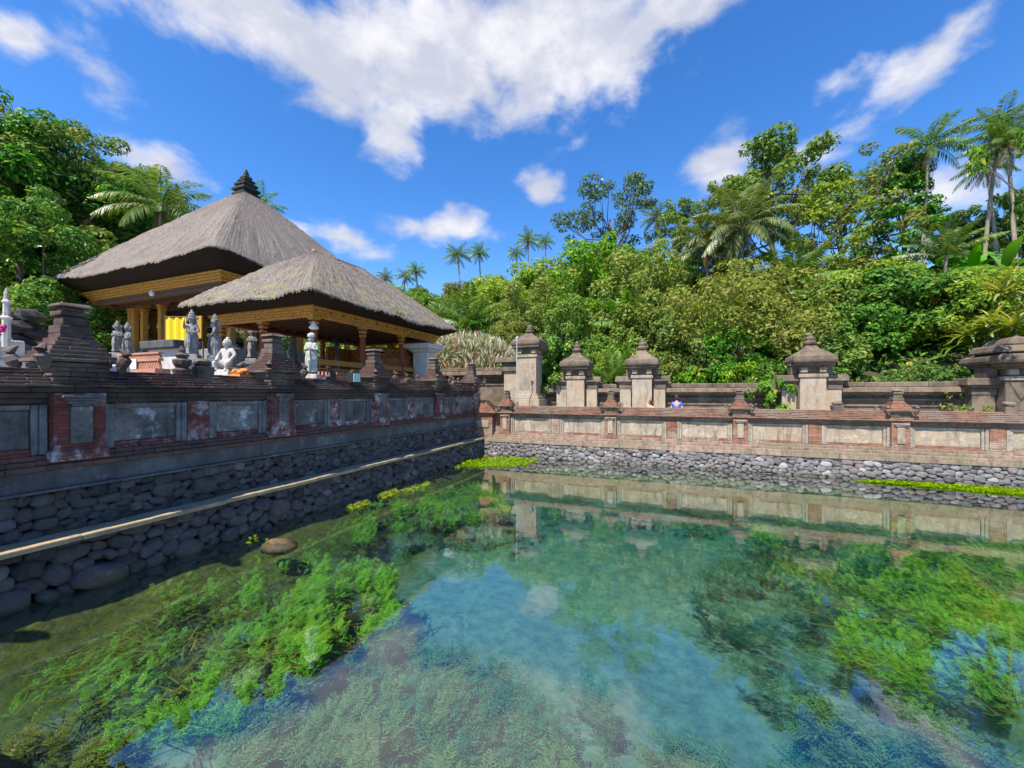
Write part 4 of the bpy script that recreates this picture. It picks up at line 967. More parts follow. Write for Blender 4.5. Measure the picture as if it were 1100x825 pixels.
# pale tower shrine at the left border
x, y = at(-16, 9.2)
T = thing('stone_tower', 'sunlit pale stone tower with needle spire behind the parapet at far left', 'shrine', (x, y, 1.66))
mb = MB(jit=.01); mb.cbox(x, y, 1.66, 1.1, 1.1, 1.7); mb.cbox(x, y, 3.364, .95, .95, .45); mb.cbox(x - .1, y, 3.817, .75, .7, .36, (.7, .7)); mb.build('body', M['statue_white'], T, bevel=.03)
x2, y2 = at(7, 8.8); mb = MB(jit=.006); mb.lathe(x2, y2, [(.07, 3.6), (.07, 4.2), (.10, 4.25), (.055, 4.3), (.055, 4.55), (.085, 4.6), (.04, 4.65), (.035, 4.8), (.01, 4.9)], 7); mb.build('spire', M['statue_white'], T, bevel=.01)
x3, y3 = at(-2, 8.0); mb = MB(); [mb.ell((x3 + rnd.uniform(-.06, .06), y3 + rnd.uniform(-.06, .06), zat(355, 8.0) + rnd.uniform(-.1, .1)), (.06, .06, .05), 6, 4, .2) for _ in range(7)]; tag(mb.build('flower_bunch', M['flower']), 'magenta flower bunch on the pale tower at the far left edge', 'flowers')
x, y = at(24, 10.5)
T = thing('carved_stone', 'dark lumpy carved stone mass beside the pale tower', 'carving', (x, y, 1.66))
mb = MB(jit=.03); [mb.ell((x + rnd.uniform(-.35, .4), y + rnd.uniform(-.2, .2), 3.6 + i * .13 + rnd.uniform(-.05, .05)), (rnd.uniform(.2, .34), .3, rnd.uniform(.14, .24)), 8, 6, .2) for i in range(9)]; mb.build('carving', M['statue_dark'], T)
mb = MB(jit=.02); mb.cbox(x, y, 1.66, 1.1, .9, 1.9); mb.build('pedestal', M['statue_dark'], T, bevel=.04)
# floodlight on the coping
T = thing('floodlight', 'small floodlight with pale glass on the shaded parapet coping', 'floodlight', (-7.72, 8.25, 2.86))
mb = MB(); mb.box(-7.80, -7.66, 8.12, 8.42, 2.86, 3.14); mb.build('housing', M['black'], T, bevel=.01)
mb = MB(); mb.box(-7.66, -7.645, 8.15, 8.39, 2.89, 3.11); mb.build('glass', M['glass_pane'], T)
mb = MB(); mb.box(-7.78, -7.68, 8.2, 8.34, 2.80, 2.86); mb.build('bracket', M['black'], T)
# ------------------------------------------------------------------ statues and people grown from a skeleton
def skin_mesh(name, joints, edges, sub=2, smooth=True):
    """joints = {name: (x, y, z, r) or (x, y, z, rx, ry)}; one continuous skinned body"""
    names = list(joints); ix = {n: i for i, n in enumerate(names)}
    me = bpy.data.meshes.new('tmp'); me.from_pydata([joints[n][:3] for n in names], [(ix[a], ix[b]) for a, b in edges], [])
    o = bpy.data.objects.new('tmp', me); C.objects.link(o)
    md = o.modifiers.new('skin', 'SKIN'); md.use_smooth_shade = smooth
    sk = me.skin_vertices[0].data
    for i, n in enumerate(names):
        j = joints[n]; sk[i].radius = (j[3], j[4] if len(j) > 4 else j[3]); sk[i].use_root = (i == 0)
    ss = o.modifiers.new('sub', 'SUBSURF'); ss.levels = sub; ss.render_levels = sub
    dg = bpy.context.evaluated_depsgraph_get(); out = bpy.data.meshes.new_from_object(o.evaluated_get(dg), depsgraph=dg)
    bpy.data.objects.remove(o); out.name = name
    return out
def hand_chains(j, e, wrist, tip_dir, side, up, s, tag_):
    """five unequal fingers rooted inside the palm"""
    w = Vector(j[wrist][:3]); f = Vector(tip_dir).normalized(); sd = Vector(side).normalized(); u = Vector(up).normalized()
    pm = w + f * .07 * s; j[tag_ + 'palm'] = (*pm, .036 * s, .02 * s); e.append((wrist, tag_ + 'palm'))
    for k, (off, ln) in enumerate(((-.030, .075), (-.010, .088), (.010, .080), (.028, .062))):
        a = pm + f * .045 * s + sd * off * s; b = a + f * ln * .5 * s + u * .006 * s; c = a + f * ln * s - u * .012 * s
        for q, p in (('a', a), ('b', b), ('c', c)): j['%sf%d%s' % (tag_, k, q)] = (*p, .0095 * s)
        e += [(tag_ + 'palm', '%sf%da' % (tag_, k)), ('%sf%da' % (tag_, k), '%sf%db' % (tag_, k)), ('%sf%db' % (tag_, k), '%sf%dc' % (tag_, k))]
    a = pm - f * .01 * s - sd * .045 * s; b = a + f * .045 * s - sd * .015 * s
    j[tag_ + 'ta'] = (*a, .012 * s); j[tag_ + 'tb'] = (*b, .010 * s); e += [(tag_ + 'palm', tag_ + 'ta'), (tag_ + 'ta', tag_ + 'tb')]
def body(pose, s=1.0, hands=True, bulk=1.0):
    """pose: joint overrides in metres for a 1.65 m figure facing -Y"""
    j = dict(pelvis=(0, 0, .92, .135, .10), waist=(0, .01, 1.05, .12, .09), chest=(0, .01, 1.24, .15, .10), neckb=(0, .02, 1.38, .07, .06), neck=(0, .01, 1.44, .052), head0=(0, -.005, 1.50, .07, .075), head1=(0, -.005, 1.57, .082, .092), head2=(0, 0, 1.64, .052, .06),
             shl=(-.17, .02, 1.34, .062), ell=(-.23, .03, 1.08, .044), wrl=(-.24, -.03, .86, .030),
             shr=(.17, .02, 1.34, .062), elr=(.23, .03, 1.08, .044), wrr=(.24, -.03, .86, .030),
             hil=(-.09, 0, .86, .092), knl=(-.10, -.01, .48, .062), anl=(-.10, .02, .09, .042), tol=(-.11, -.13, .03, .036, .026),
             hir=(.09, 0, .86, .092), knr=(.10, -.01, .48, .062), anr=(.10, .02, .09, .042), tor=(.11, -.13, .03, .036, .026))
    for k, v in pose.items():
        o = j[k]; j[k] = (*v[:3], *(v[3:] if len(v) > 3 else o[3:]))
    e = [('pelvis', 'waist'), ('waist', 'chest'), ('chest', 'neckb'), ('neckb', 'neck'), ('neck', 'head0'), ('head0', 'head1'), ('head1', 'head2'), ('chest', 'shl'), ('shl', 'ell'), ('ell', 'wrl'), ('chest', 'shr'), ('shr', 'elr'), ('elr', 'wrr'),
         ('pelvis', 'hil'), ('hil', 'knl'), ('knl', 'anl'), ('anl', 'tol'), ('pelvis', 'hir'), ('hir', 'knr'), ('knr', 'anr'), ('anr', 'tor')]
    if hands:
        for sd in 'lr':
            w = Vector(j['wr' + sd][:3]); d = w - Vector(j['el' + sd][:3])
            hand_chains(j, e, 'wr' + sd, d, d.cross(Vector((1, .2, 0))) if abs(d.normalized().x) < .9 else (0, 1, 0), (0, -1, .2), 1.0, 'h' + sd)
    return {k: tuple(c * s for c in v[:3]) + tuple(c * s * (1.0 if k[:2] in ('hl', 'hr') else bulk) for c in v[3:]) for k, v in j.items()}, e
def face(T, hx, hy, hz, s, mat):
    """nose, mouth, ears and eyes on a head centred at hx, hy, hz (figure facing -Y), each its own part"""
    for nm, x_, y_, z_, r in (('nose', 0, -.095, -.01, (.014, .022, .026)), ('mouth', 0, -.088, -.052, (.026, .012, .008)), ('ear', -.083, .005, -.01, (.012, .022, .034)), ('ear', .083, .005, -.01, (.012, .022, .034)),
                              ('eye', -.034, -.082, .022, (.016, .012, .009)), ('eye', .034, -.082, .022, (.016, .012, .009))):
        mb = MB(); mb.ell((hx + x_ * s, hy + y_ * s, hz + z_ * s), tuple(q * s for q in r), 7, 5)
        o = mb.build(nm, M[mat], None, smooth=True); o.parent = T

def statue(name, label, x, y, z, h, rz, mat, pose, kind='guardian', ped=None, group=None, bulk=1.38):
    T = thing(name, label, 'statue', (x, y, z), rz, group)
    s = h / 1.95
    j, e = body(pose, s, True, bulk)
    me = skin_mesh('figure', j, e); link_mesh('figure', me, T, M[mat])
    hx, hy, hz = j['head1'][:3]
    def put(mb, nm):
        o = mb.build(nm, M[mat], None); o.parent = T; return o
    s0 = s; s = s * 1.28
    face(T, hx, hy, hz, s, mat)
    mb = MB(jit=.004 * s)
    if kind == 'guardian':                                                     # tiered crown with side wings
        mb.lathe(hx, hy, [(.105 * s, hz + .03 * s), (.13 * s, hz + .07 * s), (.11 * s, hz + .12 * s), (.12 * s, hz + .16 * s), (.085 * s, hz + .20 * s), (.09 * s, hz + .25 * s), (.05 * s, hz + .30 * s), (.02 * s, hz + .38 * s)], 10)
        for q in (-1, 1): mb.tube([(hx + q * .10 * s, hy, hz + .0), (hx + q * .17 * s, hy + .01, hz + .09 * s), (hx + q * .13 * s, hy, hz + .22 * s)], [.035 * s, .04 * s, .012 * s], 6)
        mb.ell((hx, hy + .10 * s, hz - .06 * s), (.12 * s, .07 * s, .16 * s), 8, 6, .1)
    elif kind == 'hair': mb.ell((hx, hy + .03 * s, hz + .03 * s), (.10 * s, .10 * s, .10 * s), 9, 6, .08); mb.ell((hx, hy + .05 * s, hz + .13 * s), (.05 * s, .05 * s, .05 * s), 7, 5, .1)
    else: mb.lathe(hx, hy, [(.10 * s, hz + .04 * s), (.125 * s, hz + .06 * s), (.12 * s, hz + .13 * s), (.10 * s, hz + .16 * s), (.03 * s, hz + .20 * s)], 10)
    put(mb, 'headdress')
    s = s0 * 1.2
    if kind != 'hair':
        mb = MB(jit=.006 * s); px_, py_, pz = j['pelvis'][:3]; s = s0 * 1.2
        mb.lathe(px_, py_, [(.17 * s, pz + .09 * s), (.19 * s, pz), (.21 * s, pz - .25 * s0), (.19 * s, max(.05 * s, pz - .55 * s0)), (.22 * s, max(.04 * s, pz - .78 * s0))], 12)
        mb.tube([(px_, py_ - .19 * s, pz + .05 * s), (px_, py_ - .23 * s, pz - .3 * s0), (px_, py_ - .22 * s, max(.05 * s, pz - .7 * s0))], [.05 * s, .06 * s, .03 * s], 7)
        put(mb, 'loincloth')
    s = s0
    mb = MB(jit=.006); mb.cbox(0, 0, -.14 * s, .62 * s, .55 * s, .19 * s, (.9, .9))
    if ped: mb.cbox(0, 0, -.14 * s - .12, .75 * s, .7 * s, .118); mb.cbox(0, 0, -.14 * s - .2 - ped, .62 * s, .56 * s, ped + .078); mb.cbox(0, 0, -.14 * s - .34 - ped, .85 * s, .8 * s, .138)
    o = mb.build('pedestal', M[mat], None, bevel=.012); o.parent = T
    return T
folded = dict(ell=(-.25, -.02, 1.10), wrl=(-.04, -.17, 1.18), elr=(.25, -.02, 1.10), wrr=(.05, -.18, 1.10))
raised = dict(ell=(-.30, .0, 1.20), wrl=(-.24, -.12, 1.42), elr=(.27, -.02, 1.08), wrr=(.10, -.17, 1.02), knl=(-.17, -.12, .50), knr=(.16, -.10, .48), pelvis=(0, .03, .86))
seated = dict(pelvis=(0, .05, .28), waist=(0, .06, .42), chest=(0, .05, .62), neckb=(0, .05, .76), neck=(0, .03, .82), head0=(0, .01, .88), head1=(0, .0, .95), head2=(0, .0, 1.02), shl=(-.17, .05, .72), ell=(-.30, -.0, .50), wrl=(-.20, -.18, .40), shr=(.17, .05, .72), elr=(.32, .02, .55), wrr=(.22, -.12, .34),
              hil=(-.11, .02, .22), knl=(-.26, -.26, .30), anl=(-.18, -.20, .04), tol=(-.18, -.30, .03), hir=(.11, .02, .22), knr=(.26, -.26, .30), anr=(.18, -.20, .04), tor=(.18, -.30, .03))
FACE = rad(38)
statue('guardian_statue', 'white standing statue with folded arms on the parapet coping before the red post', -8.05, 7.2, 3.02, 1.10, rad(30), 'statue_white', folded, 'cap', bulk=1.5)
xy = at(206, 11.0); statue('guardian_statue', 'grey crowned guardian statue standing on a pale pedestal beside the yellow cloth', *xy, zat(382, 11), 1.2, FACE, 'statue_grey', raised, 'guardian', ped=1.5)
xy = at(231, 11.4); statue('guardian_statue', 'grey crowned guardian leaning forward behind the pale crouching figure', *xy, zat(383, 11.4), 1.15, rad(-40), 'statue_grey', raised, 'guardian', ped=1.5)
xy = at(271, 16.9); statue('guardian_statue', 'shaded grey guardian statue seen between the red posts under the thatch', *xy, zat(386, 16.9), 1.35, FACE, 'statue_grey', folded, 'guardian', ped=1.2)
xy = at(314, 17.6); statue('guardian_statue', 'shaded grey guardian with raised arm seen left of the white statue', *xy, zat(388, 17.6), 1.4, rad(20), 'statue_grey', raised, 'guardian', ped=1.2)
xy = at(126, 14.5); statue('guardian_statue', 'grey spiky crowned statue half hidden by the near brick post cap', *xy, zat(380, 14.5), 1.15, FACE, 'statue_grey', folded, 'guardian', ped=1.4)
xy = at(137, 14.2); statue('guardian_statue', 'grey statue with winged crown standing by the first gilded post', *xy, zat(381, 14.2), 1.10, rad(10), 'statue_grey', raised, 'guardian', ped=1.4)
xy = at(361, 18.8); statue('guardian_statue', 'dim grey statue seen through the smaller pavilion right of the white statue', *xy, zat(386, 18.8), 1.2, FACE, 'statue_grey', raised, 'guardian', ped=1.4)
xy = at(243, 8.5); statue('crouching_statue', 'pale crouching figure statue with arm akimbo on the parapet', *xy, zat(399, 8.5), 1.22, rad(15), 'statue_white', seated, 'hair', ped=.05)
x, y = at(258, 8.4); mb = MB(); [mb.ell((x + rnd.uniform(-.14, .14), y + rnd.uniform(-.08, .08), zat(400, 8.4) + rnd.uniform(-.04, .08)), (.09, .08, .05), 7, 5, .2) for _ in range(9)]
mb.cbox(x, y, 2.6, .42, .3, zat(402, 8.4) - 2.6); tag(mb.build('offering_heap', M['orange']), 'heap of orange offerings beside the pale crouching figure', 'offerings')
x, y = at(118, 6.6); mb = MB(); [mb.ell((x + rnd.uniform(-.2, .2), y + rnd.uniform(-.08, .08), zat(393, 6.6) + rnd.uniform(-.03, .05)), (.12, .10, .04), 7, 5, .25) for _ in range(6)]
mb.cbox(x, y, 2.5, .5, .3, zat(394, 6.6) - 2.5); tag(mb.build('cloth_bundle', M['white']), 'white cloth bundle lying on the parapet below the lattice railing', 'cloth')

# two bathers behind the far parapet
def person(label, px, d, headtop_py, rz, shirt, pose, bare=False, hairm='hair'):
    x, y = at(px, d); top = zat(headtop_py, d); h = top - .95
    T = thing('person', label, 'person', (x, y, .95), rz)
    s = h / 1.70
    j, e = body(pose, s)
    link_mesh('body', skin_mesh('body', j, e), T, M['skin'])
    hx, hy, hz = j['head1'][:3]
    face(T, hx, hy, hz, s, 'skin')
    mb = MB(); mb.ell((hx, hy + .018 * s, hz + .035 * s), (.096 * s, .105 * s, .10 * s), 12, 8, .04); mb.ell((hx, hy + .06 * s, hz - .03 * s), (.085 * s, .06 * s, .09 * s), 10, 7, .05)
    o = mb.build('hair', M[hairm], None, smooth=True); o.parent = T
    if shirt:
        k = 1.16; jj = {n: (*j[n][:3], *(r * k for r in j[n][3:])) for n in ('waist', 'pelvis', 'chest', 'neckb', 'shl', 'shr')}
        for sd_ in 'lr':
            a = Vector(j['sh' + sd_][:3]); b = Vector(j['el' + sd_][:3]); c = a.lerp(b, .6); jj['sl' + sd_] = (*c, .060 * s)
        link_mesh('shirt', skin_mesh('shirt', jj, [('waist', 'pelvis'), ('waist', 'chest'), ('chest', 'neckb'), ('chest', 'shl'), ('chest', 'shr'), ('shl', 'sll'), ('shr', 'slr')]), T, M[shirt])
    k = 1.14; jj = {n: (*j[n][:3], *(r * k for r in j[n][3:])) for n in ('pelvis', 'hil', 'hir', 'knl', 'knr')}
    link_mesh('shorts', skin_mesh('shorts', jj, [('pelvis', 'hil'), ('pelvis', 'hir'), ('hil', 'knl'), ('hir', 'knr')]), T, M['grey_cloth'])
    return T
person('person in blue shirt with dark hair, seen from behind above the far parapet', 727, 16.4, 424.0, rad(170), 'blue', dict(head1=(0.0, -.02, 1.56), head2=(0, -.015, 1.63)))
person('bare-shouldered person with a raised bent arm in front of a sandstone shrine', 699.5, 16.6, 429.5, rad(140), None, dict(elr=(.30, -.02, 1.52), wrr=(.13, -.06, 1.72), head1=(-.02, -.02, 1.56)))
# ------------------------------------------------------------------ foliage
def norm(v): return v / np.maximum(np.linalg.norm(v, axis=-1, keepdims=True), 1e-9)
def leaf_quads(P, Nrm, size, rg, aspect=.45, droop=.25, axis=None):
    """folded leaf-shaped quads at P facing roughly Nrm; size array in metres"""
    n = len(P); r = rg.normal(size=(n, 3))
    a = norm(np.cross(Nrm, r)) if axis is None else axis
    a = norm(a + np.array([0, 0, -1.0]) * droop)
    b = norm(np.cross(Nrm, a)); N2 = np.cross(a, b)
    s = size[:, None]; w = aspect
    tip = P + a * s * .55 - N2 * s * .06; base = P - a * s * .45
    l = P + b * s * w * .5 + N2 * s * .07; r_ = P - b * s * w * .5 + N2 * s * .07
    V = np.stack([base, r_, tip, l], 1).reshape(-1, 3); F = np.arange(4 * n).reshape(n, 4)
    return V, F
def clump_points(rg, centers, radii, per, flat=.8, shell=.5):
    """leaf points and outward normals over fuzzy clumps"""
    n = len(centers); cnt = np.maximum(3, (per * (radii / radii.mean()) ** 2)).astype(int)
    I = np.repeat(np.arange(n), cnt); d = norm(rg.normal(size=(len(I), 3)) + np.array([0, 0, .35]))
    rr = radii[I] * (shell + (1 - shell) * rg.random(len(I)) ** .6)
    P = centers[I] + d * rr[:, None] * np.array([1, 1, flat])
    N = norm(d * .9 + np.array([0, 0, .55]) + rg.normal(size=d.shape) * .45)
    return P, N
def tree_proto(name, kind, H, Wd, base, nclump, per, leaf, mat, seed, trunk_r=.25, crad=(.16, .26), top=.8, shape='dome', hang=0, hole=.0, limbs=True, aspect=.45, droop=.25, flat=.8):
    """returns (crown mesh, trunk mesh): H height, Wd crown width, base = crown bottom height"""
    rg = np.random.default_rng(seed)
    cen = []; tries = 0
    Hc = H - base
    while len(cen) < nclump and tries < 9000:
        tries += 1
        u = norm(rg.normal(size=3)); r = rg.random() ** .33
        if shape == 'dome':
            if u[2] < -.35: continue
            p = np.array([u[0] * Wd / 2 * r, u[1] * Wd / 2 * r, base + Hc * (.38 + .62 * u[2] * r)])
        elif shape == 'cone':
            q = rg.random() ** 1.1; rad_ = Wd / 2 * (1 - q) ** .8 + .25; an = rg.random() * 6.28; p = np.array([math.cos(an) * rad_ * r ** .5, math.sin(an) * rad_ * r ** .5, base + Hc * q])
        elif shape == 'tiers':
            k = rg.integers(0, 5); q = (k + .5) / 5; an = rg.random() * 6.28; rad_ = Wd / 2 * (.55 + .45 * math.sin(q * 3.0)) * rg.random() ** .5; p = np.array([math.cos(an) * rad_, math.sin(an) * rad_, base + Hc * q + rg.normal() * .04 * Hc])
        elif shape == 'column':
            an = rg.random() * 6.28; rad_ = Wd / 2 * rg.random() ** .5; p = np.array([math.cos(an) * rad_, math.sin(an) * rad_, base + Hc * rg.random()])
        cen.append(p)
    cen = np.array(cen)
    lop = 1 + .16 * np.sin(np.arctan2(cen[:, 1], cen[:, 0]) * 2 + seed) + .1 * np.sin(np.arctan2(cen[:, 1], cen[:, 0]) * 3 + seed * 2)
    cen[:, :2] *= lop[:, None]
    radii = Wd * rg.uniform(crad[0], crad[1], len(cen)) * .5
    P, N = clump_points(rg, cen, radii, per, flat)
    if hang:                                              # trailing curtains of creeper
        k = hang; i = rg.integers(0, len(P), k); l = rg.uniform(.3, 1.0, k) * H * .28
        Q = []; NN = []
        for a_, ll in zip(i, l):
            m_ = int(ll / (leaf * .45)) + 1; z = np.linspace(0, -ll, m_); q = P[a_] + np.stack([rg.normal(size=m_) * .05, rg.normal(size=m_) * .05, z], 1); Q.append(q); NN.append(norm(np.tile(N[a_] * [1, 1, 0], (m_, 1)) + rg.normal(size=(m_, 3)) * .4))
        P = np.concatenate([P] + Q); N = np.concatenate([N] + NN)
    P[:, 2] = np.maximum(P[:, 2], .02)
    sz = leaf * rg.uniform(.55, 1.35, len(P))
    V, F = leaf_quads(P, N, sz, rg, aspect, droop)
    crown = mesh_np(name + '_crown', V, F); crown.materials.append(L[mat])
    mb = MB(); bend = rg.normal(size=2) * .04 * H
    tr = []
    for i in range(7):
        q = i / 6; tr.append((bend[0] * q * q, bend[1] * q * q, (base + Hc * .62) * q - .3 * (i == 0)))
    mb.tube(tr, [trunk_r * (1 - .65 * i / 6) * (1.35 if i == 0 else 1) for i in range(7)], 9)
    if limbs:
        for c in cen[rg.permutation(len(cen))[:min(len(cen), 26)]]:
            q = rg.uniform(.45, .98); z0 = (base + Hc * .62) * q; s = np.array([bend[0] * q * q, bend[1] * q * q, z0])
            if c[2] < z0 + .1: s[2] = max(base * .6, c[2] - .35 * np.linalg.norm(c[:2]) - .2)
            mid = s * .5 + c * .5 + np.array([0, 0, -.06 * H]) + rg.normal(size=3) * .03 * H
            mb.tube([tuple(s), tuple(mid), tuple(c)], [trunk_r * .34, trunk_r * .22, trunk_r * .08], 5, False)
    me = bpy.data.meshes.new(name + '_trunk'); me.from_pydata(mb.v, [], mb.f); me.polygons.foreach_set('use_smooth', np.ones(len(me.polygons), bool)); me.materials.append(M['bark']); me.update()
    return crown, me
def frond(rg, az, el, Lf, sag, nleaf, lw, lleaf, hangl, base=(0, 0, 0), twist=0):
    """one feather frond: rachis points and leaflet quads"""
    t_ = np.linspace(0, 1, 12); h = np.array([math.cos(az), math.sin(az), 0])
    ang = el - sag * t_ ** 1.3; ds = Lf / 11
    pts = [np.array(base, float)]
    for a in ang[:-1]: pts.append(pts[-1] + (h * math.cos(a) + np.array([0, 0, 1]) * math.sin(a)) * ds)
    pts = np.array(pts)
    s = np.linspace(.12, .99, nleaf); f = s * 11; i = np.minimum(f.astype(int), 10); fr_ = (f - i)[:, None]
    P = pts[i] * (1 - fr_) + pts[i + 1] * fr_; T = norm(pts[i + 1] - pts[i])
    sd = np.array([-h[1], h[0], 0]); V = []
    prof = np.sin(np.clip(s * .92 + .08, 0, 1) * math.pi) ** .55
    for q in (-1, 1):
        dirn = norm(sd * q * 1.0 + T * .55 + np.array([0, 0, -1]) * (hangl * (0.6 + .8 * s))[:, None] + np.array([0, 0, .25]) + rg.normal(size=(nleaf, 3)) * .10)
        ln = (lleaf * prof * rg.uniform(.85, 1.1, nleaf))[:, None]
        tip = P + dirn * ln + np.array([0, 0, -.25]) * ln * hangl; mid = P + dirn * ln * .5
        wv = T * lw * .5
        V.append(np.stack([P - wv * .5, mid - wv, tip, mid + wv], 1))
    V = np.concatenate(V).reshape(-1, 3)
    return pts, V
def palm_proto(name, H, Lf, nf, seed, mat='palm', dead=6, lean=.5, trunk_r=.16, nleaf=34, el0=(1.35, -.35), sag=(.9, 1.6), lleaf=.75, coco=True):
    rg = np.random.default_rng(seed)
    la = rg.random() * 6.28; pts = [(lean * math.cos(la) * (i / 8) ** 1.6, lean * math.sin(la) * (i / 8) ** 1.6, H * i / 8 - (.4 if i == 0 else 0)) for i in range(9)]
    mb = MB(); mb.tube(pts, [trunk_r * (1.5 if i == 0 else 1.0 - .35 * i / 8) for i in range(9)], 9)
    tk = bpy.data.meshes.new(name + '_trunk'); tk.from_pydata(mb.v, [], mb.f); tk.polygons.foreach_set('use_smooth', np.ones(len(tk.polygons), bool)); tk.materials.append(M['palm_bark']); tk.update()
    top = np.array(pts[-1]); Vs = []; mbr = MB()
    for k in range(nf):
        q = k / max(1, nf - 1); az = k * 2.39996 + rg.uniform(-.25, .25); el_ = el0[0] + (el0[1] - el0[0]) * q ** .9 + rg.uniform(-.1, .1)
        p, V = frond(rg, az, el_, Lf * rg.uniform(.85, 1.08), rg.uniform(*sag), nleaf, .075 * Lf / 3, lleaf * Lf / 3.4, .35 + .9 * q, tuple(top + [0, 0, .05]))
        Vs.append(V); mbr.tube([tuple(x) for x in p[::2]], [.035 * (1 - .8 * i / 5) * Lf / 3 for i in range(6)], 4, False)
    V = np.concatenate(Vs); F = np.arange(len(V)).reshape(-1, 4)
    rv = np.array(mbr.v); rf = np.array(mbr.f)
    cr = mesh_np(name + '_crown', np.concatenate([V, rv]), np.concatenate([F, rf + len(V)])); cr.materials.append(L[mat])
    dd = None
    if dead:
        Vs = []
        for k in range(dead):
            p, V = frond(rg, rg.random() * 6.28, rg.uniform(-1.2, -.7), Lf * rg.uniform(.5, .8), .5, 22, .06 * Lf / 3, .5 * Lf / 3.4, 1.3, tuple(top - [0, 0, .1])); Vs.append(V)
        V = np.concatenate(Vs); dd = mesh_np(name + '_dead', V, np.arange(len(V)).reshape(-1, 4)); dd.materials.append(L['dead'])
    cc = None
    if coco:
        mb = MB(); [mb.ell(tuple(top + np.array([math.cos(a) * .2, math.sin(a) * .2, -.22 + rg.uniform(-.12, .1)])), (.12, .12, .14), 7, 5) for a in np.linspace(0, 6, 8)]
        cc = bpy.data.meshes.new(name + '_coconuts'); cc.from_pydata(mb.v, [], mb.f); cc.materials.append(L['olive']); cc.update()
    return cr, tk, dd, cc
def blade_proto(name, mat, seed, heads, nb, Lb, wb, stem_h, sag=1.2):
    """rosettes of broad strap leaves on short stems (dracaena, banana)"""
    rg = np.random.default_rng(seed); Vs = []; Fs = []; b = 0; mb = MB()
    for hd in range(heads):
        c = np.array([rg.normal() * .7, rg.normal() * .7, stem_h * rg.uniform(.55, 1.1)]) if heads > 1 else np.array([0, 0, stem_h])
        mb.tube([(c[0] * .3, c[1] * .3, -.3), (c[0] * .8, c[1] * .8, c[2] * .6), tuple(c)], [.10, .07, .05], 6)
        for k in range(nb):
            q = k / nb; az = k * 2.4 + rg.uniform(-.3, .3); el_ = 1.35 - 1.5 * q + rg.uniform(-.15, .15); L_ = Lb * rg.uniform(.75, 1.1); n = 6
            h = np.array([math.cos(az), math.sin(az), 0]); sd = np.array([-h[1], h[0], 0]); p = c.copy(); row = []
            for i in range(n + 1):
                t_ = i / n; a = el_ - sag * t_ ** 1.5; wd = wb * math.sin(math.pi * (.12 + .86 * t_)) ** .7 * (1 - .1 * t_)
                row.append((p - sd * wd / 2 + [0, 0, .12 * wd], p - [0, 0, 0], p + sd * wd / 2 + [0, 0, .12 * wd])); p = p + (h * math.cos(a) + np.array([0, 0, 1]) * math.sin(a)) * L_ / n
            R = np.array(row).reshape(-1, 3); Vs.append(R)
            for i in range(n):
                for q2 in (0, 1): o = b + i * 3 + q2; Fs.append((o, o + 1, o + 4, o + 3))
            b += len(R)
    me = mesh_np(name + '_leaves', np.concatenate(Vs), np.array(Fs)); me.materials.append(L[mat])
    tk = bpy.data.meshes.new(name + '_stem'); tk.from_pydata(mb.v, [], mb.f); tk.materials.append(M['bark']); tk.update()
    return me, tk
def reed_proto(name, mat, seed, W, H, n):
    """dense bed of upright narrow stalks"""
    rg = np.random.default_rng(seed); P = np.stack([rg.uniform(-W / 2, W / 2, n), rg.uniform(-.9, .9, n), np.zeros(n)], 1)
    P[:, 2] = rg.random(n) ** .5 * H * (1 - (np.abs(P[:, 0]) / (W / 2)) ** 3 * .4)
    ax_ = norm(rg.normal(size=(n, 3)) * .45 + [0, 0, 1]); N = norm(rg.normal(size=(n, 3)) * [1, .6, .3] + [0, -.6, .3]); N = norm(N - ax_ * (N * ax_).sum(1, keepdims=True))
    V, F = leaf_quads(P, N, rg.uniform(.35, .75, n), rg, .11, 0, ax_); V[:, 2] = np.maximum(V[:, 2], -.3)
    me = mesh_np(name, V, F); me.materials.append(L[mat]); return me

V, F = leaf_quads(MOSS, norm(np.random.default_rng(2).normal(size=MOSS.shape) * .6 + [.2, -.3, .7]), np.random.default_rng(3).uniform(.04, .11, len(MOSS)), np.random.default_rng(4), .5, 0)
link_mesh('moss_tufts', mesh_np('moss_tufts', V - np.array(WLOC[PV.name][:]), F), PV, L['moss'])['kind'] = 'stuff'
PR = {}
def addp(k, *a, **kw): PR.setdefault(k, []).append(tree_proto(k, k, *a, **kw))
# big trees: (H, W, base, clumps, leaves per clump, leaf size, material, seed)
addp('dense_tree', 11, 7.5, 1.2, 95, 150, .36, 'dark', 21, trunk_r=.30)
addp('dense_tree', 11, 7.0, 1.0, 90, 150, .34, 'mid', 22, trunk_r=.28, shape='column', crad=(.18, .3))
addp('big_tree', 11, 7.5, .9, 120, 260, .21, 'dark', 41, trunk_r=.30, crad=(.12, .24))
addp('big_tree', 11, 6.6, .8, 110, 270, .20, 'mid', 42, trunk_r=.28, shape='column', crad=(.14, .28))
addp('lime_tree', 8, 6.5, .6, 80, 150, .30, 'lime', 23, trunk_r=.2)
addp('tall_tree', 12, 6.2, 5.0, 46, 130, .30, 'mid', 24, trunk_r=.2, crad=(.16, .28))
addp('airy_tree', 10, 8.0, 2.5, 60, 120, .24, 'blue', 25, trunk_r=.16, shape='tiers', crad=(.12, .24), flat=.45)
addp('conical_tree', 11, 7.0, .8, 100, 120, .32, 'dark', 26, trunk_r=.26, shape='cone', flat=.5)
addp('sparse_tree', 9, 6.5, 1.6, 60, 110, .25, 'olive', 27, trunk_r=.15, shape='tiers', crad=(.13, .22), flat=.6)
addp('creeper_tree', 8, 6.0, .2, 80, 130, .26, 'mid', 28, trunk_r=.2, hang=170)
addp('creeper_tree', 8, 6.2, .2, 80, 130, .24, 'lime', 29, trunk_r=.2, hang=150)
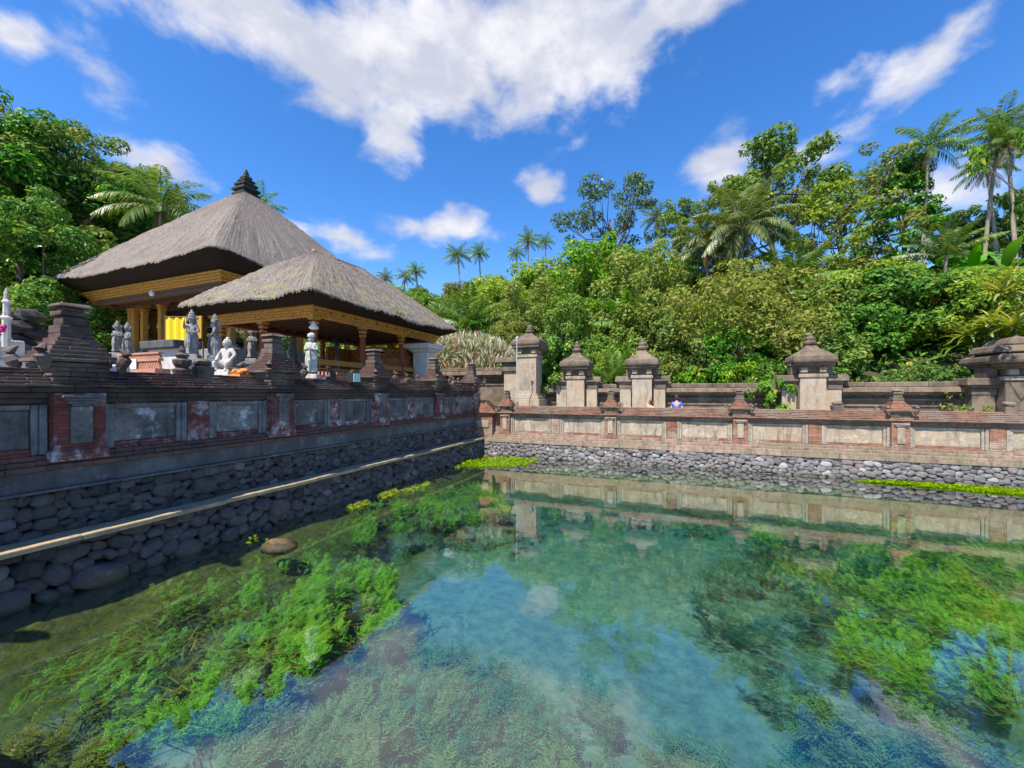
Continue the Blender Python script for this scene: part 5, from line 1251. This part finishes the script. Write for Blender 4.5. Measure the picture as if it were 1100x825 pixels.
# bushes
addp('round_bush', 4.2, 5.2, .0, 70, 120, .23, 'mid', 31, trunk_r=.10)
addp('round_bush', 4.2, 5.2, .0, 70, 120, .22, 'lime', 32, trunk_r=.10)
addp('round_bush', 4.2, 5.2, .0, 70, 120, .24, 'dark', 33, trunk_r=.10)
addp('round_bush', 4.2, 5.2, .0, 70, 130, .20, 'olive', 34, trunk_r=.10)
addp('leafy_thicket', 5.5, 7.0, .0, 110, 105, .34, 'dark', 35, trunk_r=.12, aspect=.6)
addp('leafy_thicket', 5.0, 6.5, .0, 90, 105, .30, 'mid', 36, trunk_r=.12, aspect=.6)
addp('clipped_bush', 4.0, 8.2, .0, 150, 130, .17, 'tan', 37, trunk_r=.12, crad=(.10, .17))
addp('small_bush', 1.3, 1.5, .0, 40, 55, .15, 'bright', 38, trunk_r=.04)
addp('small_bush', .8, 2.2, .0, 40, 50, .12, 'lime', 39, trunk_r=.03)
PALM = [palm_proto('coconut_palm', 11, 3.3, 22, 51), palm_proto('coconut_palm', 11, 3.1, 24, 52, lean=1.0, dead=9), palm_proto('coconut_palm', 6, 3.6, 26, 53, mat='palm_y', dead=5, lean=.3, el0=(1.45, -.55), nleaf=44),
        palm_proto('young_palm', .5, 3.4, 16, 54, dead=0, lean=.05, el0=(1.5, .45), sag=(.5, 1.1), coco=False, nleaf=40), palm_proto('young_palm', .4, 2.6, 16, 55, mat='bright', dead=0, lean=.05, el0=(1.5, .5), sag=(.6, 1.2), coco=False, nleaf=36)]
BLADE = {'strap_plant': blade_proto('strap_plant', 'yucca', 61, 5, 26, 1.25, .15, 1.6), 'banana_plant': blade_proto('banana_plant', 'bright', 62, 1, 9, 2.4, .62, 1.9, 1.5)}

LM = [(-900, -40, 'outside the left edge'), (-40, 45, 'above the pale stone tower'), (45, 110, 'behind the big pavilion eave corner'), (110, 235, 'behind the big pavilion roof slope'), (235, 400, 'beyond the stone roof finial'),
      (400, 485, 'over the smaller pavilion eave'), (485, 540, 'over the pale shrub'), (540, 592, 'behind the tallest pillar'), (592, 655, 'behind the shrine next to the tallest pillar'), (655, 720, 'behind the shrine by the blue-shirted bather'),
      (720, 775, 'above the blue-shirted bather'), (775, 840, 'above the orange-flecked bush'), (840, 905, 'behind the shrine with the orange-flecked bush'), (905, 1030, 'above the long rear coping'), (1030, 1110, 'over the tilted-stone shrine'), (1110, 4000, 'outside the right edge')]
def landmark(px):
    for a, b, s in LM:
        if a <= px < b: return s
    return 'far outside'
PLANTS = []
def reg(o, head, px, d):
    x, y = o.location.x, o.location.y
    tier = '' if d is None else ('at the hill foot' if y < 23.5 else 'low on the hill' if y < 28.5 else 'halfway up the hill' if y < 35 else 'high on the hill' if y < 46 else 'on the hilltop') if x > -30 else ('at the slope foot' if x > -34 else 'on the slope')
    PLANTS.append((o, head, tier, landmark(px), px))
MADE = {}
def put_tree(kind, var, px, d, H=None, ztop=None, head='', cat='tree', z=None, group='trees on the hillside', rz=None, wid=1.0, leafpart='crown', trunkpart='trunk'):
    crown, trunk = PR[kind][var]
    x, y = at(px, d); z0 = float(hill(x, y)) if z is None else z
    h0 = max(v[2] for v in [crown.vertices[i].co for i in range(0, len(crown.vertices), 7)])
    if ztop is not None: H = zat(ztop, d) - z0
    s = H / h0
    o = bpy.data.objects.new(kind, None); C.objects.link(o); o.location = (x, y, z0); o.rotation_euler = (0, 0, rnd.uniform(0, 6.28) if rz is None else rz); o.scale = (s * wid, s * wid, s)
    link_mesh(leafpart, crown, o); link_mesh(trunkpart, trunk, o)
    tag(o, None, cat, group); reg(o, head, px, d); return o
def put_palm(var, px, d, py, s=1.0, head='tall coconut palm', name='coconut_palm', rz=None, z=None, lift=0.0):
    cr, tk, dd, cc = PALM[var]; x, y = at(px, d); z0 = float(hill(x, y)) if z is None else z
    H0 = (11, 11, 6, .5, .4)[var]; H = max(.3, zat(py, d) - z0)
    o = bpy.data.objects.new(name, None); C.objects.link(o); o.location = (x, y, z0); o.rotation_euler = (0, 0, rnd.uniform(0, 6.28) if rz is None else rz)
    k = H / H0                                     # trunk stretched to height, crown kept at its own size
    t_ = link_mesh('trunk', tk, o); t_.scale = (1, 1, k)
    c = link_mesh('crown', cr, o); c.scale = (s, s, s)
    tops = [v.co for v in tk.vertices]; tx = np.mean([v[:2] for v in tops[-9:]], 0)
    off = Vector((tx[0] * (1 - s), tx[1] * (1 - s), H - H0 * s)); c.location = off
    if dd: q = link_mesh('dead_fronds', dd, o); q.scale = (s, s, s); q.location = off
    if cc: q = link_mesh('coconuts', cc, o); q.scale = (s, s, s); q.location = off
    tag(o, None, 'palm tree', 'palms on the hillside'); reg(o, head, px, d); return o
def put_blade(kind, px, d, s, z=None, head='', dz=0):
    me, tk = BLADE[kind]; x, y = at(px, d); z0 = (float(hill(x, y)) if z is None else z) + dz
    o = bpy.data.objects.new(kind, None); C.objects.link(o); o.location = (x, y, z0); o.rotation_euler = (0, 0, rnd.uniform(0, 6.28)); o.scale = (s, s, s)
    link_mesh('leaves', me, o); link_mesh('stem', tk, o); tag(o, None, 'plant', 'broad leaved plants on the hillside'); reg(o, head, px, d); return o

# --- skyline and feature trees, read off the photograph (column, distance, top row)
put_tree('big_tree', 0, 12, 25, ztop=92, head='tall dark green tree'); put_tree('big_tree', 1, 62, 27, ztop=142, head='dark leafy tree'); put_tree('big_tree', 0, 98, 30, ztop=140, head='tall dark green tree')
put_tree('big_tree', 1, 128, 33, ztop=172, head='dark leafy tree'); put_tree('big_tree', 0, 30, 21, ztop=200, head='dense green tree', wid=1.1); put_tree('lime_tree', 0, 62, 25, ztop=215, head='lighter green tree', wid=.9); put_tree('big_tree', 0, -40, 24, ztop=80, head='tall dark green tree')
put_tree('big_tree', 1, 88, 27, ztop=235, head='dense green tree'); put_tree('lime_tree', 0, 5, 20, ztop=262, head='lighter green tree'); put_tree('big_tree', 0, 50, 23, ztop=285, head='shaded green tree', wid=1.2)
put_tree('big_tree', 1, -120, 24, ztop=60, head='tall dark green tree'); put_tree('big_tree', 0, -220, 24, ztop=70, head='tall dark green tree'); put_tree('big_tree', 1, 140, 40, ztop=205, head='dark leafy tree', wid=1.3); put_tree('big_tree', 0, 210, 42, ztop=240, head='dark leafy tree', wid=1.3)
put_tree('lime_tree', 0, 175, 38, ztop=235, head='lighter green tree'); put_tree('round_bush', 2, 30, 21, ztop=338, head='dark round bush', cat='bush'); put_tree('round_bush', 0, 70, 29, ztop=322, head='green round bush', cat='bush'); put_tree('big_tree', 1, 118, 36, ztop=270, head='shaded green tree', wid=1.4)
put_tree('big_tree', 0, 160, 44, ztop=300, head='shaded green tree', wid=1.8); put_tree('big_tree', 1, 215, 40, ztop=318, head='shaded green tree', wid=2.0)
put_palm(0, 163, 26, 222, 1.1, 'feathery palm', rz=1.0); put_palm(0, 280, 36, 222, .8, 'small palm crown')
put_tree('airy_tree', 0, 655, 40, ztop=192, head='airy blue-green tree', wid=.95, rz=.6); put_tree('tall_tree', 0, 832, 33, ztop=148, head='tallest round-topped tree', wid=1.05); put_tree('tall_tree', 0, 775, 37, ztop=192, head='slim leafy tree', wid=.8)
put_tree('sparse_tree', 0, 905, 34, ztop=178, head='sparse yellow-green tree'); put_tree('sparse_tree', 0, 872, 30, ztop=205, head='sparse yellow-green tree', wid=.8); put_tree('conical_tree', 0, 972, 36, ztop=168, head='dark conical tree'); put_tree('tall_tree', 0, 725, 42, ztop=213, head='slim leafy tree', wid=.7)
put_tree('dense_tree', 0, 1085, 38, ztop=200, head='dark tree between palm trunks', wid=.8); put_tree('dense_tree', 0, 1175, 36, ztop=190, head='tall dark green tree', wid=.8); put_tree('tall_tree', 0, 1152, 11.8, H=13.0, head='overhanging tree', z=.95, rz=2, wid=.5)
put_tree('conical_tree', 0, 1030, 40, ztop=225, head='dark conical tree', wid=.8)
put_palm(0, 990, 34, 158, 1.0, rz=.4); put_palm(1, 1055, 33, 143, .95, rz=2.0); put_palm(1, 1072, 35, 172, .85, 'shaggy coconut palm', rz=4.2); put_palm(0, 1092, 31, 150, .95, rz=3.3); put_palm(0, 940, 37, 198, .8, 'leaning coconut palm')
put_palm(2, 795, 26.5, 243, 1.12, 'sprawling pale coconut palm with long drooping fronds', rz=.9); put_palm(2, 762, 28, 262, .8, 'pale coconut palm tucked below a larger one', rz=2.2); put_palm(1, 699, 48, 233, .8, 'shaggy coconut palm')
for (px, py, d, s) in ((495, 274, 58, .72), (517, 273, 60, .66), (567, 257, 62, .75), (588, 259, 66, .6), (557, 272, 64, .55), (450, 292, 60, .6), (432, 297, 62, .6), (415, 298, 64, .6)): put_palm(0, px, d, py, s, 'distant skyline coconut palm')
put_palm(3, 505, 31, 352, 1.05, 'upright young palm', 'young_palm'); put_palm(3, 676, 25.5, 352, .85, 'upright young palm', 'young_palm'); put_palm(3, 850, 26, 305, 1.0, 'arching young palm', 'young_palm'); put_palm(4, 657, 21.5, 412, .9, 'bright yellow-green young palm', 'young_palm'); put_palm(3, 485, 34, 345, .8, 'upright young palm', 'young_palm'); put_palm(3, 1015, 30, 275, .9, 'arching young palm', 'young_palm')
put_palm(3, 778, 28.5, 300, 1.0, 'arching young palm', 'young_palm')
put_blade('strap_plant', 1050, 19.0, 1.0, head='yellow-striped strap-leaved plant', dz=1.9); put_blade('strap_plant', 1094, 16.5, 1.05, head='yellow-striped strap-leaved plant', dz=1.6); put_blade('strap_plant', 1112, 18.5, 1.0, head='yellow-striped strap-leaved plant', dz=2.4); put_blade('strap_plant', 1075, 17.5, .9, head='yellow-striped strap-leaved plant', dz=1.4)
put_blade('banana_plant', 1045, 30, 1.1, head='bright banana plant'); put_blade('banana_plant', 1080, 28, 1.2, head='bright banana plant'); put_blade('banana_plant', 1000, 27, .7, head='bright banana plant')
# --- big foreground masses of the hillside
put_tree('clipped_bush', 0, 778, 25, ztop=292, head='wide dense tan-olive bush', cat='bush', rz=.3); put_tree('leafy_thicket', 0, 960, 22.2, ztop=284, head='large dark glossy thicket', cat='thicket', wid=1.05); put_tree('leafy_thicket', 0, 900, 22.0, ztop=325, head='large dark glossy thicket', cat='thicket'); put_tree('leafy_thicket', 1, 1010, 21.8, ztop=318, head='mid green thicket', cat='thicket')
put_tree('leafy_thicket', 1, 880, 23.5, ztop=298, head='mid green thicket', cat='thicket', wid=.8); put_tree('creeper_tree', 0, 608, 23.5, ztop=318, head='creeper-draped dark tree', wid=.85); put_tree('creeper_tree', 1, 690, 27, ztop=268, head='bright creeper-hung tree'); put_tree('creeper_tree', 0, 645, 30, ztop=252, head='creeper-draped tree'); put_tree('creeper_tree', 1, 570, 30, ztop=300, head='bright creeper-hung tree')
put_tree('lime_tree', 0, 720, 31, ztop=255, head='light green tree'); put_tree('round_bush', 1, 620, 38, ztop=272, head='rounded lime bush', cat='bush', wid=1.3); put_tree('round_bush', 1, 580, 40, ztop=285, head='rounded lime bush', cat='bush', wid=1.4); put_tree('leafy_thicket', 0, 590, 22.2, ztop=362, head='dark glossy thicket', cat='thicket', wid=.8)
put_tree('small_bush', 0, 828, 16.9, ztop=398, head='leafy green bush flecked with orange leaves', cat='bush', z=.95, group=None, wid=.75); put_tree('small_bush', 1, 1018, 15.0, ztop=417, head='spreading yellow-green shrub behind the coping', cat='bush', z=1.7, group=None, wid=.7); put_tree('small_bush', 1, 1080, 14.2, ztop=428, head='low yellow-green shrub behind the coping', cat='bush', z=1.7, group=None, wid=.55); put_tree('small_bush', 0, 741, 20.6, ztop=393, head='bright green bush behind the rear coping', cat='bush', z=1.6, group=None, wid=.8)
o = thing('reed_bed', 'pale straw-coloured reedy shrub above the taller mossy rear wall', 'shrub', (*at(497, 24.5), 3.0)); o.rotation_euler = (0, 0, .2); link_mesh('stalks', reed_proto('stalks', 'pale', 71, 6.6, 3.2, 3600), o)
o = thing('reed_bed', 'pale dry stalks between the tan-olive bush and the rear coping', 'shrub', (*at(785, 21.9), 2.2)); link_mesh('stalks', reed_proto('stalks', 'pale', 72, 3.4, 3.0, 900), o)
put_tree('leafy_thicket', 1, 835, 22.5, ztop=355, head='mid green thicket', cat='thicket', wid=.8); put_tree('round_bush', 1, 745, 22.6, ztop=352, head='rounded lime bush', cat='bush', wid=.8)

# --- filling rows of bushes and trees up the hill, each its own object
HEAD = {('round_bush', 0): 'rounded green bush', ('round_bush', 1): 'rounded lime bush', ('round_bush', 2): 'rounded dark bush', ('round_bush', 3): 'rounded olive bush', ('creeper_tree', 0): 'creeper-draped tree', ('creeper_tree', 1): 'bright creeper-hung tree',
        ('lime_tree', 0): 'light green tree', ('dense_tree', 0): 'dark green tree', ('dense_tree', 1): 'leafy green tree', ('leafy_thicket', 0): 'dark glossy thicket', ('leafy_thicket', 1): 'mid green thicket', ('sparse_tree', 0): 'sparse yellow-green tree'}
rows_ = [(22.6, 3.0, (2.4, 3.4), 'b'), (25.5, 3.4, (3.0, 4.4), 'b'), (29, 3.8, (3.2, 4.8), 'bc'), (33.5, 4.2, (3.6, 5.2), 'bc'), (38.5, 4.6, (3.8, 5.6), 'bct'), (45, 5.4, (4.5, 6.5), 'bct'), (53, 6.4, (5.0, 7.5), 'ct')]
def sky_limit(px):
    return np.interp(px, [380, 430, 470, 520, 560, 600, 640, 700, 740, 800, 860, 900, 960, 1030, 1100, 1300], [300, 300, 296, 300, 294, 276, 266, 268, 282, 284, 280, 276, 276, 276, 272, 250])
for (Y, sp, (h0, h1), ks) in rows_:
    xa = Y * -.80; xb = Y * .66 + 6
    x = xa
    while x < xb:
        xx, yy = x + rnd.uniform(-.8, .8), Y + rnd.uniform(-1.2, 1.2); d = FX * xx + FY * yy; px = px_of(xx, yy)
        x += sp * rnd.uniform(.85, 1.15)
        z0 = float(hill(xx, yy)); Hh = rnd.uniform(h0, h1); lim = zat(sky_limit(px) + rnd.uniform(-4, 14), d) - z0
        if lim < 1.5: continue
        Hh = min(Hh, lim)
        k = rnd.choice(ks)
        kind, var = {'b': rnd.choice([('round_bush', 0), ('round_bush', 1), ('round_bush', 1), ('round_bush', 2), ('round_bush', 1), ('leafy_thicket', 1), ('round_bush', 3)]),
                     'c': rnd.choice([('creeper_tree', 0), ('creeper_tree', 1), ('lime_tree', 0)]), 't': rnd.choice([('dense_tree', 0), ('dense_tree', 1), ('lime_tree', 0), ('sparse_tree', 0)])}[k]
        if 840 < px < 1040 and Y < 27: kind, var = rnd.choice([('leafy_thicket', 0), ('leafy_thicket', 1), ('round_bush', 2)])
        put_tree(kind, var, px, d, H=Hh, head=HEAD[(kind, var)], cat='bush' if 'bush' in kind else 'thicket' if 'thicket' in kind else 'tree', wid=rnd.uniform(.85, 1.15) * (1.25 if 'tree' in kind else 1.0))

# --- ground cover on the slopes
rg = np.random.default_rng(81); n = 46000
X = rg.uniform(-48, 34, n); Y = 21.2 + 36 * rg.random(n) ** 1.4; Z = hill(X, Y)
P = np.stack([X, Y, Z + rg.random(n) ** 2 * .8], 1); N = norm(rg.normal(size=(n, 3)) * .5 + [0, -.4, .8])
V, F = leaf_quads(P, N, rg.uniform(.18, .5, n), rg, .5, .2)
tag(link_mesh('undergrowth', mesh_np('undergrowth', V, F), None, L['mid']), 'low leafy undergrowth covering the hillside behind the rear wall', None, None, 'stuff')
n = 16000; X = rg.uniform(-52, -30, n); Y = rg.uniform(-12, 40, n); P = np.stack([X, Y, hill(X, Y) + rg.random(n) ** 2 * 1.0], 1); N = norm(rg.normal(size=(n, 3)) * .5 + [.4, -.2, .8])
V, F = leaf_quads(P, N, rg.uniform(.18, .5, n), rg, .5, .2)
tag(link_mesh('undergrowth', mesh_np('undergrowth', V, F), None, L['dark']), 'low leafy undergrowth under the dark trees beyond the big pavilion', None, None, 'stuff')

# labels: look + tier + landmark; equals are told apart by their order across the picture
from collections import defaultdict
ORD = ['leftmost', 'second', 'third', 'fourth', 'fifth', 'sixth', 'seventh', 'eighth']
NUMW = {2: 'two', 3: 'three', 4: 'four', 5: 'five', 6: 'six', 7: 'seven', 8: 'eight'}
grp = defaultdict(list)
for r in PLANTS: grp[' '.join(x for x in (r[1], r[2], r[3]) if x)].append(r)
for k, rs in grp.items():
    rs.sort(key=lambda r: r[4])
    for i, r in enumerate(rs):
        if len(rs) == 1: r[0]['label'] = k
        else:
            w_ = 'leftmost' if i == 0 else 'rightmost' if i == len(rs) - 1 else ORD[min(i, 7)] + ' from left'
            r[0]['label'] = w_ + ' ' + (k if len(k.split()) + len(w_.split()) <= 16 else ' '.join(x for x in (r[1], r[3]) if x))

# ------------------------------------------------------------------ water weeds
def weeds(name, label, mat, polys, n, seed, zlo, zhi, Lr=(.16, .34), tilt=.5, npair=7, lw=.30, gap=.0):
    """ferny fronds growing through the water inside the outlines (photo points dropped on the water plane)"""
    rg = np.random.default_rng(seed); Ps = []
    for (poly, share) in polys:
        W_ = [wpt(px, py, -.15) for (px, py) in poly]
        ax_ = np.array(W_); lo, hi = ax_.min(0), ax_.max(0); need = int(n * share); got = 0
        while got < need:
            Q = rg.uniform(lo, hi, (4000, 2)); m_ = inside(W_, Q[:, 0], Q[:, 1]); dn_ = vnoise(Q[:, 0], Q[:, 1], .42, seed) + .7 * vnoise(Q[:, 0], Q[:, 1], .15, seed + 3) - gap
            m_ &= (dn_ > rg.uniform(-.45, .55, 4000)) & (Q[:, 0] > -6.95) & (Q[:, 1] < 14.9); Q = Q[m_][:need - got]; Ps.append(Q); got += len(Q)
    Q = np.concatenate(Ps); n = len(Q)
    cl = vnoise(Q[:, 0], Q[:, 1], .6, seed + 5)
    z = zlo + (zhi - zlo) * np.clip(.5 + .4 * cl + rg.normal(size=n) * .25, 0, 1)
    az_ = 2.2 + 1.0 * vnoise(Q[:, 0], Q[:, 1], 1.1, seed + 7) + rg.normal(size=n) * .7
    el_ = rg.uniform(-.35, tilt, n); Lf = rg.uniform(*Lr, n)
    T = np.stack([np.cos(az_) * np.cos(el_), np.sin(az_) * np.cos(el_), np.sin(el_)], 1); S = np.stack([-np.sin(az_), np.cos(az_), np.zeros(n)], 1)
    B = np.stack([Q[:, 0], Q[:, 1], z], 1); Vs = []
    U = np.cross(T, S) * -1
    for k in range(npair):
        t_ = (k + .6) / npair; p = B + T * (Lf * t_)[:, None] - np.array([0, 0, 1]) * (Lf * .22 * t_ ** 2)[:, None]; ln = Lf * lw * math.sin(math.pi * (.18 + .78 * t_))
        for q in (-1, 1):
            d = norm(S * q + T * .7 + U * .15 + rg.normal(size=(n, 3)) * .12); tip = p + d * ln[:, None]; mid = p + d * (ln * .5)[:, None]; wv = T * (Lf * rg.uniform(.028, .05, n))[:, None]
            Vs.append(np.stack([p - wv * .4, mid - wv, tip, mid + wv], 1))
    p0 = B; p1 = B + T * Lf[:, None] - np.array([0, 0, 1]) * (Lf * .22)[:, None]; wv = S * (Lf * .018)[:, None]
    Vs.append(np.stack([p0 - wv, p0 + wv, p1 + wv * .3, p1 - wv * .3], 1))
    V = np.stack(Vs, 1).reshape(-1, 3); F = np.arange(len(V)).reshape(-1, 4)
    V[:, 2] = np.minimum(V[:, 2], zhi + .05)
    tag(link_mesh(name, mesh_np(name, V, F), None, L[mat]), label, None, None, 'stuff')
A = [(150, 745), (215, 690), (300, 650), (350, 600), (415, 605), (440, 640), (425, 668), (380, 690), (330, 725), (275, 750), (240, 770), (150, 790), (100, 800)]
A2 = [(0, 745), (80, 690), (180, 630), (300, 600), (330, 620), (220, 680), (120, 740), (30, 790), (0, 800)]
A3 = [(255, 610), (330, 585), (345, 600), (300, 630), (240, 660)]
Bp = [(350, 572), (395, 545), (455, 527), (520, 522), (545, 532), (550, 548), (500, 558), (440, 560), (390, 578)]
Cp = [(900, 690), (905, 650), (960, 610), (1000, 585), (1100, 585), (1100, 700), (1095, 760), (1040, 720), (985, 735), (930, 715)]
Cd = [(740, 600), (800, 560), (900, 545), (1000, 560), (960, 620), (900, 660), (880, 700), (840, 715), (790, 670), (755, 630)]
Cm = [(800, 555), (930, 545), (1100, 570), (1100, 640), (980, 640), (880, 640), (820, 600)]
Df = [(100, 825), (180, 790), (300, 730), (420, 655), (520, 690), (600, 735), (640, 770), (760, 775), (800, 800), (810, 825)]
Dd = [(330, 720), (430, 640), (520, 680), (600, 700), (640, 690), (670, 720), (640, 760), (560, 770), (460, 790), (360, 800)]
Fr = [(810, 825), (850, 770), (880, 720), (960, 740), (1040, 750), (1100, 790), (1100, 825)]
G1 = [(540, 560), (640, 530), (760, 545), (900, 550), (1000, 560), (880, 535), (700, 520), (560, 522)]
Yl = [(0, 825), (0, 775), (60, 760), (130, 770), (180, 790), (110, 825)]
Yr = [(1040, 640), (1100, 600), (1100, 745), (1060, 700)]
weeds('water_weed', 'bright green ferny water weed floating in the left part of the pool', 'weed', [(A, .42), (A2, .03), (A3, .015), (Bp, .40), (Cp, .10)], 16500, 91, -.40, -.06, (.06, .16), .9, gap=.25)
weeds('water_weed', 'vivid green ferny water weed on the right side of the pool', 'weed', [(Cp, .78), (Cm, .22)], 8500, 92, -.48, -.08, (.06, .15), .9, gap=.32)
weeds('water_weed', 'dark drowned water weed on the pool bed below the right-hand weed bank', 'weed_dark', [(Cd, .38), (Cm, .34), (G1, .28)], 6500, 93, -.85, -.42, (.09, .20), .9, gap=.35)
weeds('water_weed', 'pale green submerged water weed along the near edge of the pool', 'weed_pale', [(Df, .68), (Fr, .32)], 4200, 94, -.85, -.35, (.12, .27), .9, gap=.25)
weeds('water_weed', 'dark submerged water weed in the middle foreground of the pool', 'weed_dark', [(Dd, .8), ([(560, 790), (600, 690), (640, 640), (690, 640), (680, 720), (640, 790)], .0), (Fr, .2)], 1800, 95, -.95, -.45, (.14, .30), .9, gap=.3)
weeds('water_weed', 'olive yellow water weed lying in the pool corner nearest the dark wall', 'weed_olive', [(Yl, .45), (A2, .15), (Yr, .4)], 3000, 96, -.55, -.35, (.08, .2), .7, gap=.35)
weeds('water_weed', 'long thin strands of green water weed trailing among the ferny clumps', 'weed_olive', [(A, .35), (A2, .25), (Bp, .2), (Cp, .2)], 2600, 99, -.5, -.09, (.2, .5), .25, npair=0, gap=.05)
def algae(label, polys, n, seed):
    rg = np.random.default_rng(seed); Ps = []
    for W_, share in polys:
        ax_ = np.array(W_); lo, hi = ax_.min(0), ax_.max(0); got = 0; need = int(n * share)
        while got < need:
            Q = rg.uniform(lo, hi, (4000, 2)); m_ = inside(W_, Q[:, 0], Q[:, 1]) & (vnoise(Q[:, 0], Q[:, 1], .5, seed) > rg.uniform(-1.3, .5, 4000)); Q = Q[m_][:need - got]; Ps.append(Q); got += len(Q)
    Q = np.concatenate(Ps); n = len(Q); P = np.stack([Q[:, 0], Q[:, 1], rg.uniform(.0, .05, n)], 1)
    V, F = leaf_quads(P, norm(rg.normal(size=(n, 3)) * .35 + [0, 0, 1]), rg.uniform(.05, .12, n), rg, .6, 0)
    tag(link_mesh('algae_mat', mesh_np('algae_mat', V, F), None, L['algae']), label, None, None, 'stuff')
def poly_px(pts, z=0.0): return [wpt(px, py, z) for px, py in pts]
algae('lime green algae floating against the far stone wall', [(poly_px([(915, 517), (1010, 517), (1130, 526), (1180, 540), (1100, 533), (1000, 524)]), .75), (poly_px([(488, 503), (505, 494), (540, 491), (580, 494), (565, 500), (530, 502)]), .25)], 5500, 97)
algae('small lime green algae patches along the dark stone wall', [(poly_px([(405, 533), (425, 526), (430, 530), (412, 537)]), .4), (poly_px([(430, 527), (460, 519), (462, 522), (437, 530)]), .3), (poly_px([(372, 545), (395, 538), (398, 542), (378, 549)]), .3)], 700, 98)
# stone breaking the surface and a few drifting leaves
x, y = wpt(300, 581, 0); mb = MB(); mb.ell((x, y, -.10), (.34, .24, .12), 14, 9, .09); tag(mb.build('boulder', M['boulder'], smooth=True), 'brown boulder breaking the surface near the dark stone wall', 'boulder')
x, y = wpt(273, 578, 0); rg = np.random.default_rng(3); P = np.array([x, y, .02]) + rg.normal(size=(7, 3)) * [.09, .09, .004]; V, F = leaf_quads(P, norm(rg.normal(size=(7, 3)) * .3 + [0, 0, 1]), rg.uniform(.08, .14, 7), rg, .5, 0)
tag(link_mesh('floating_leaves', mesh_np('floating_leaves', V, F), None, L['algae']), 'small cluster of yellow leaves drifting by the dark stone wall', 'leaves')
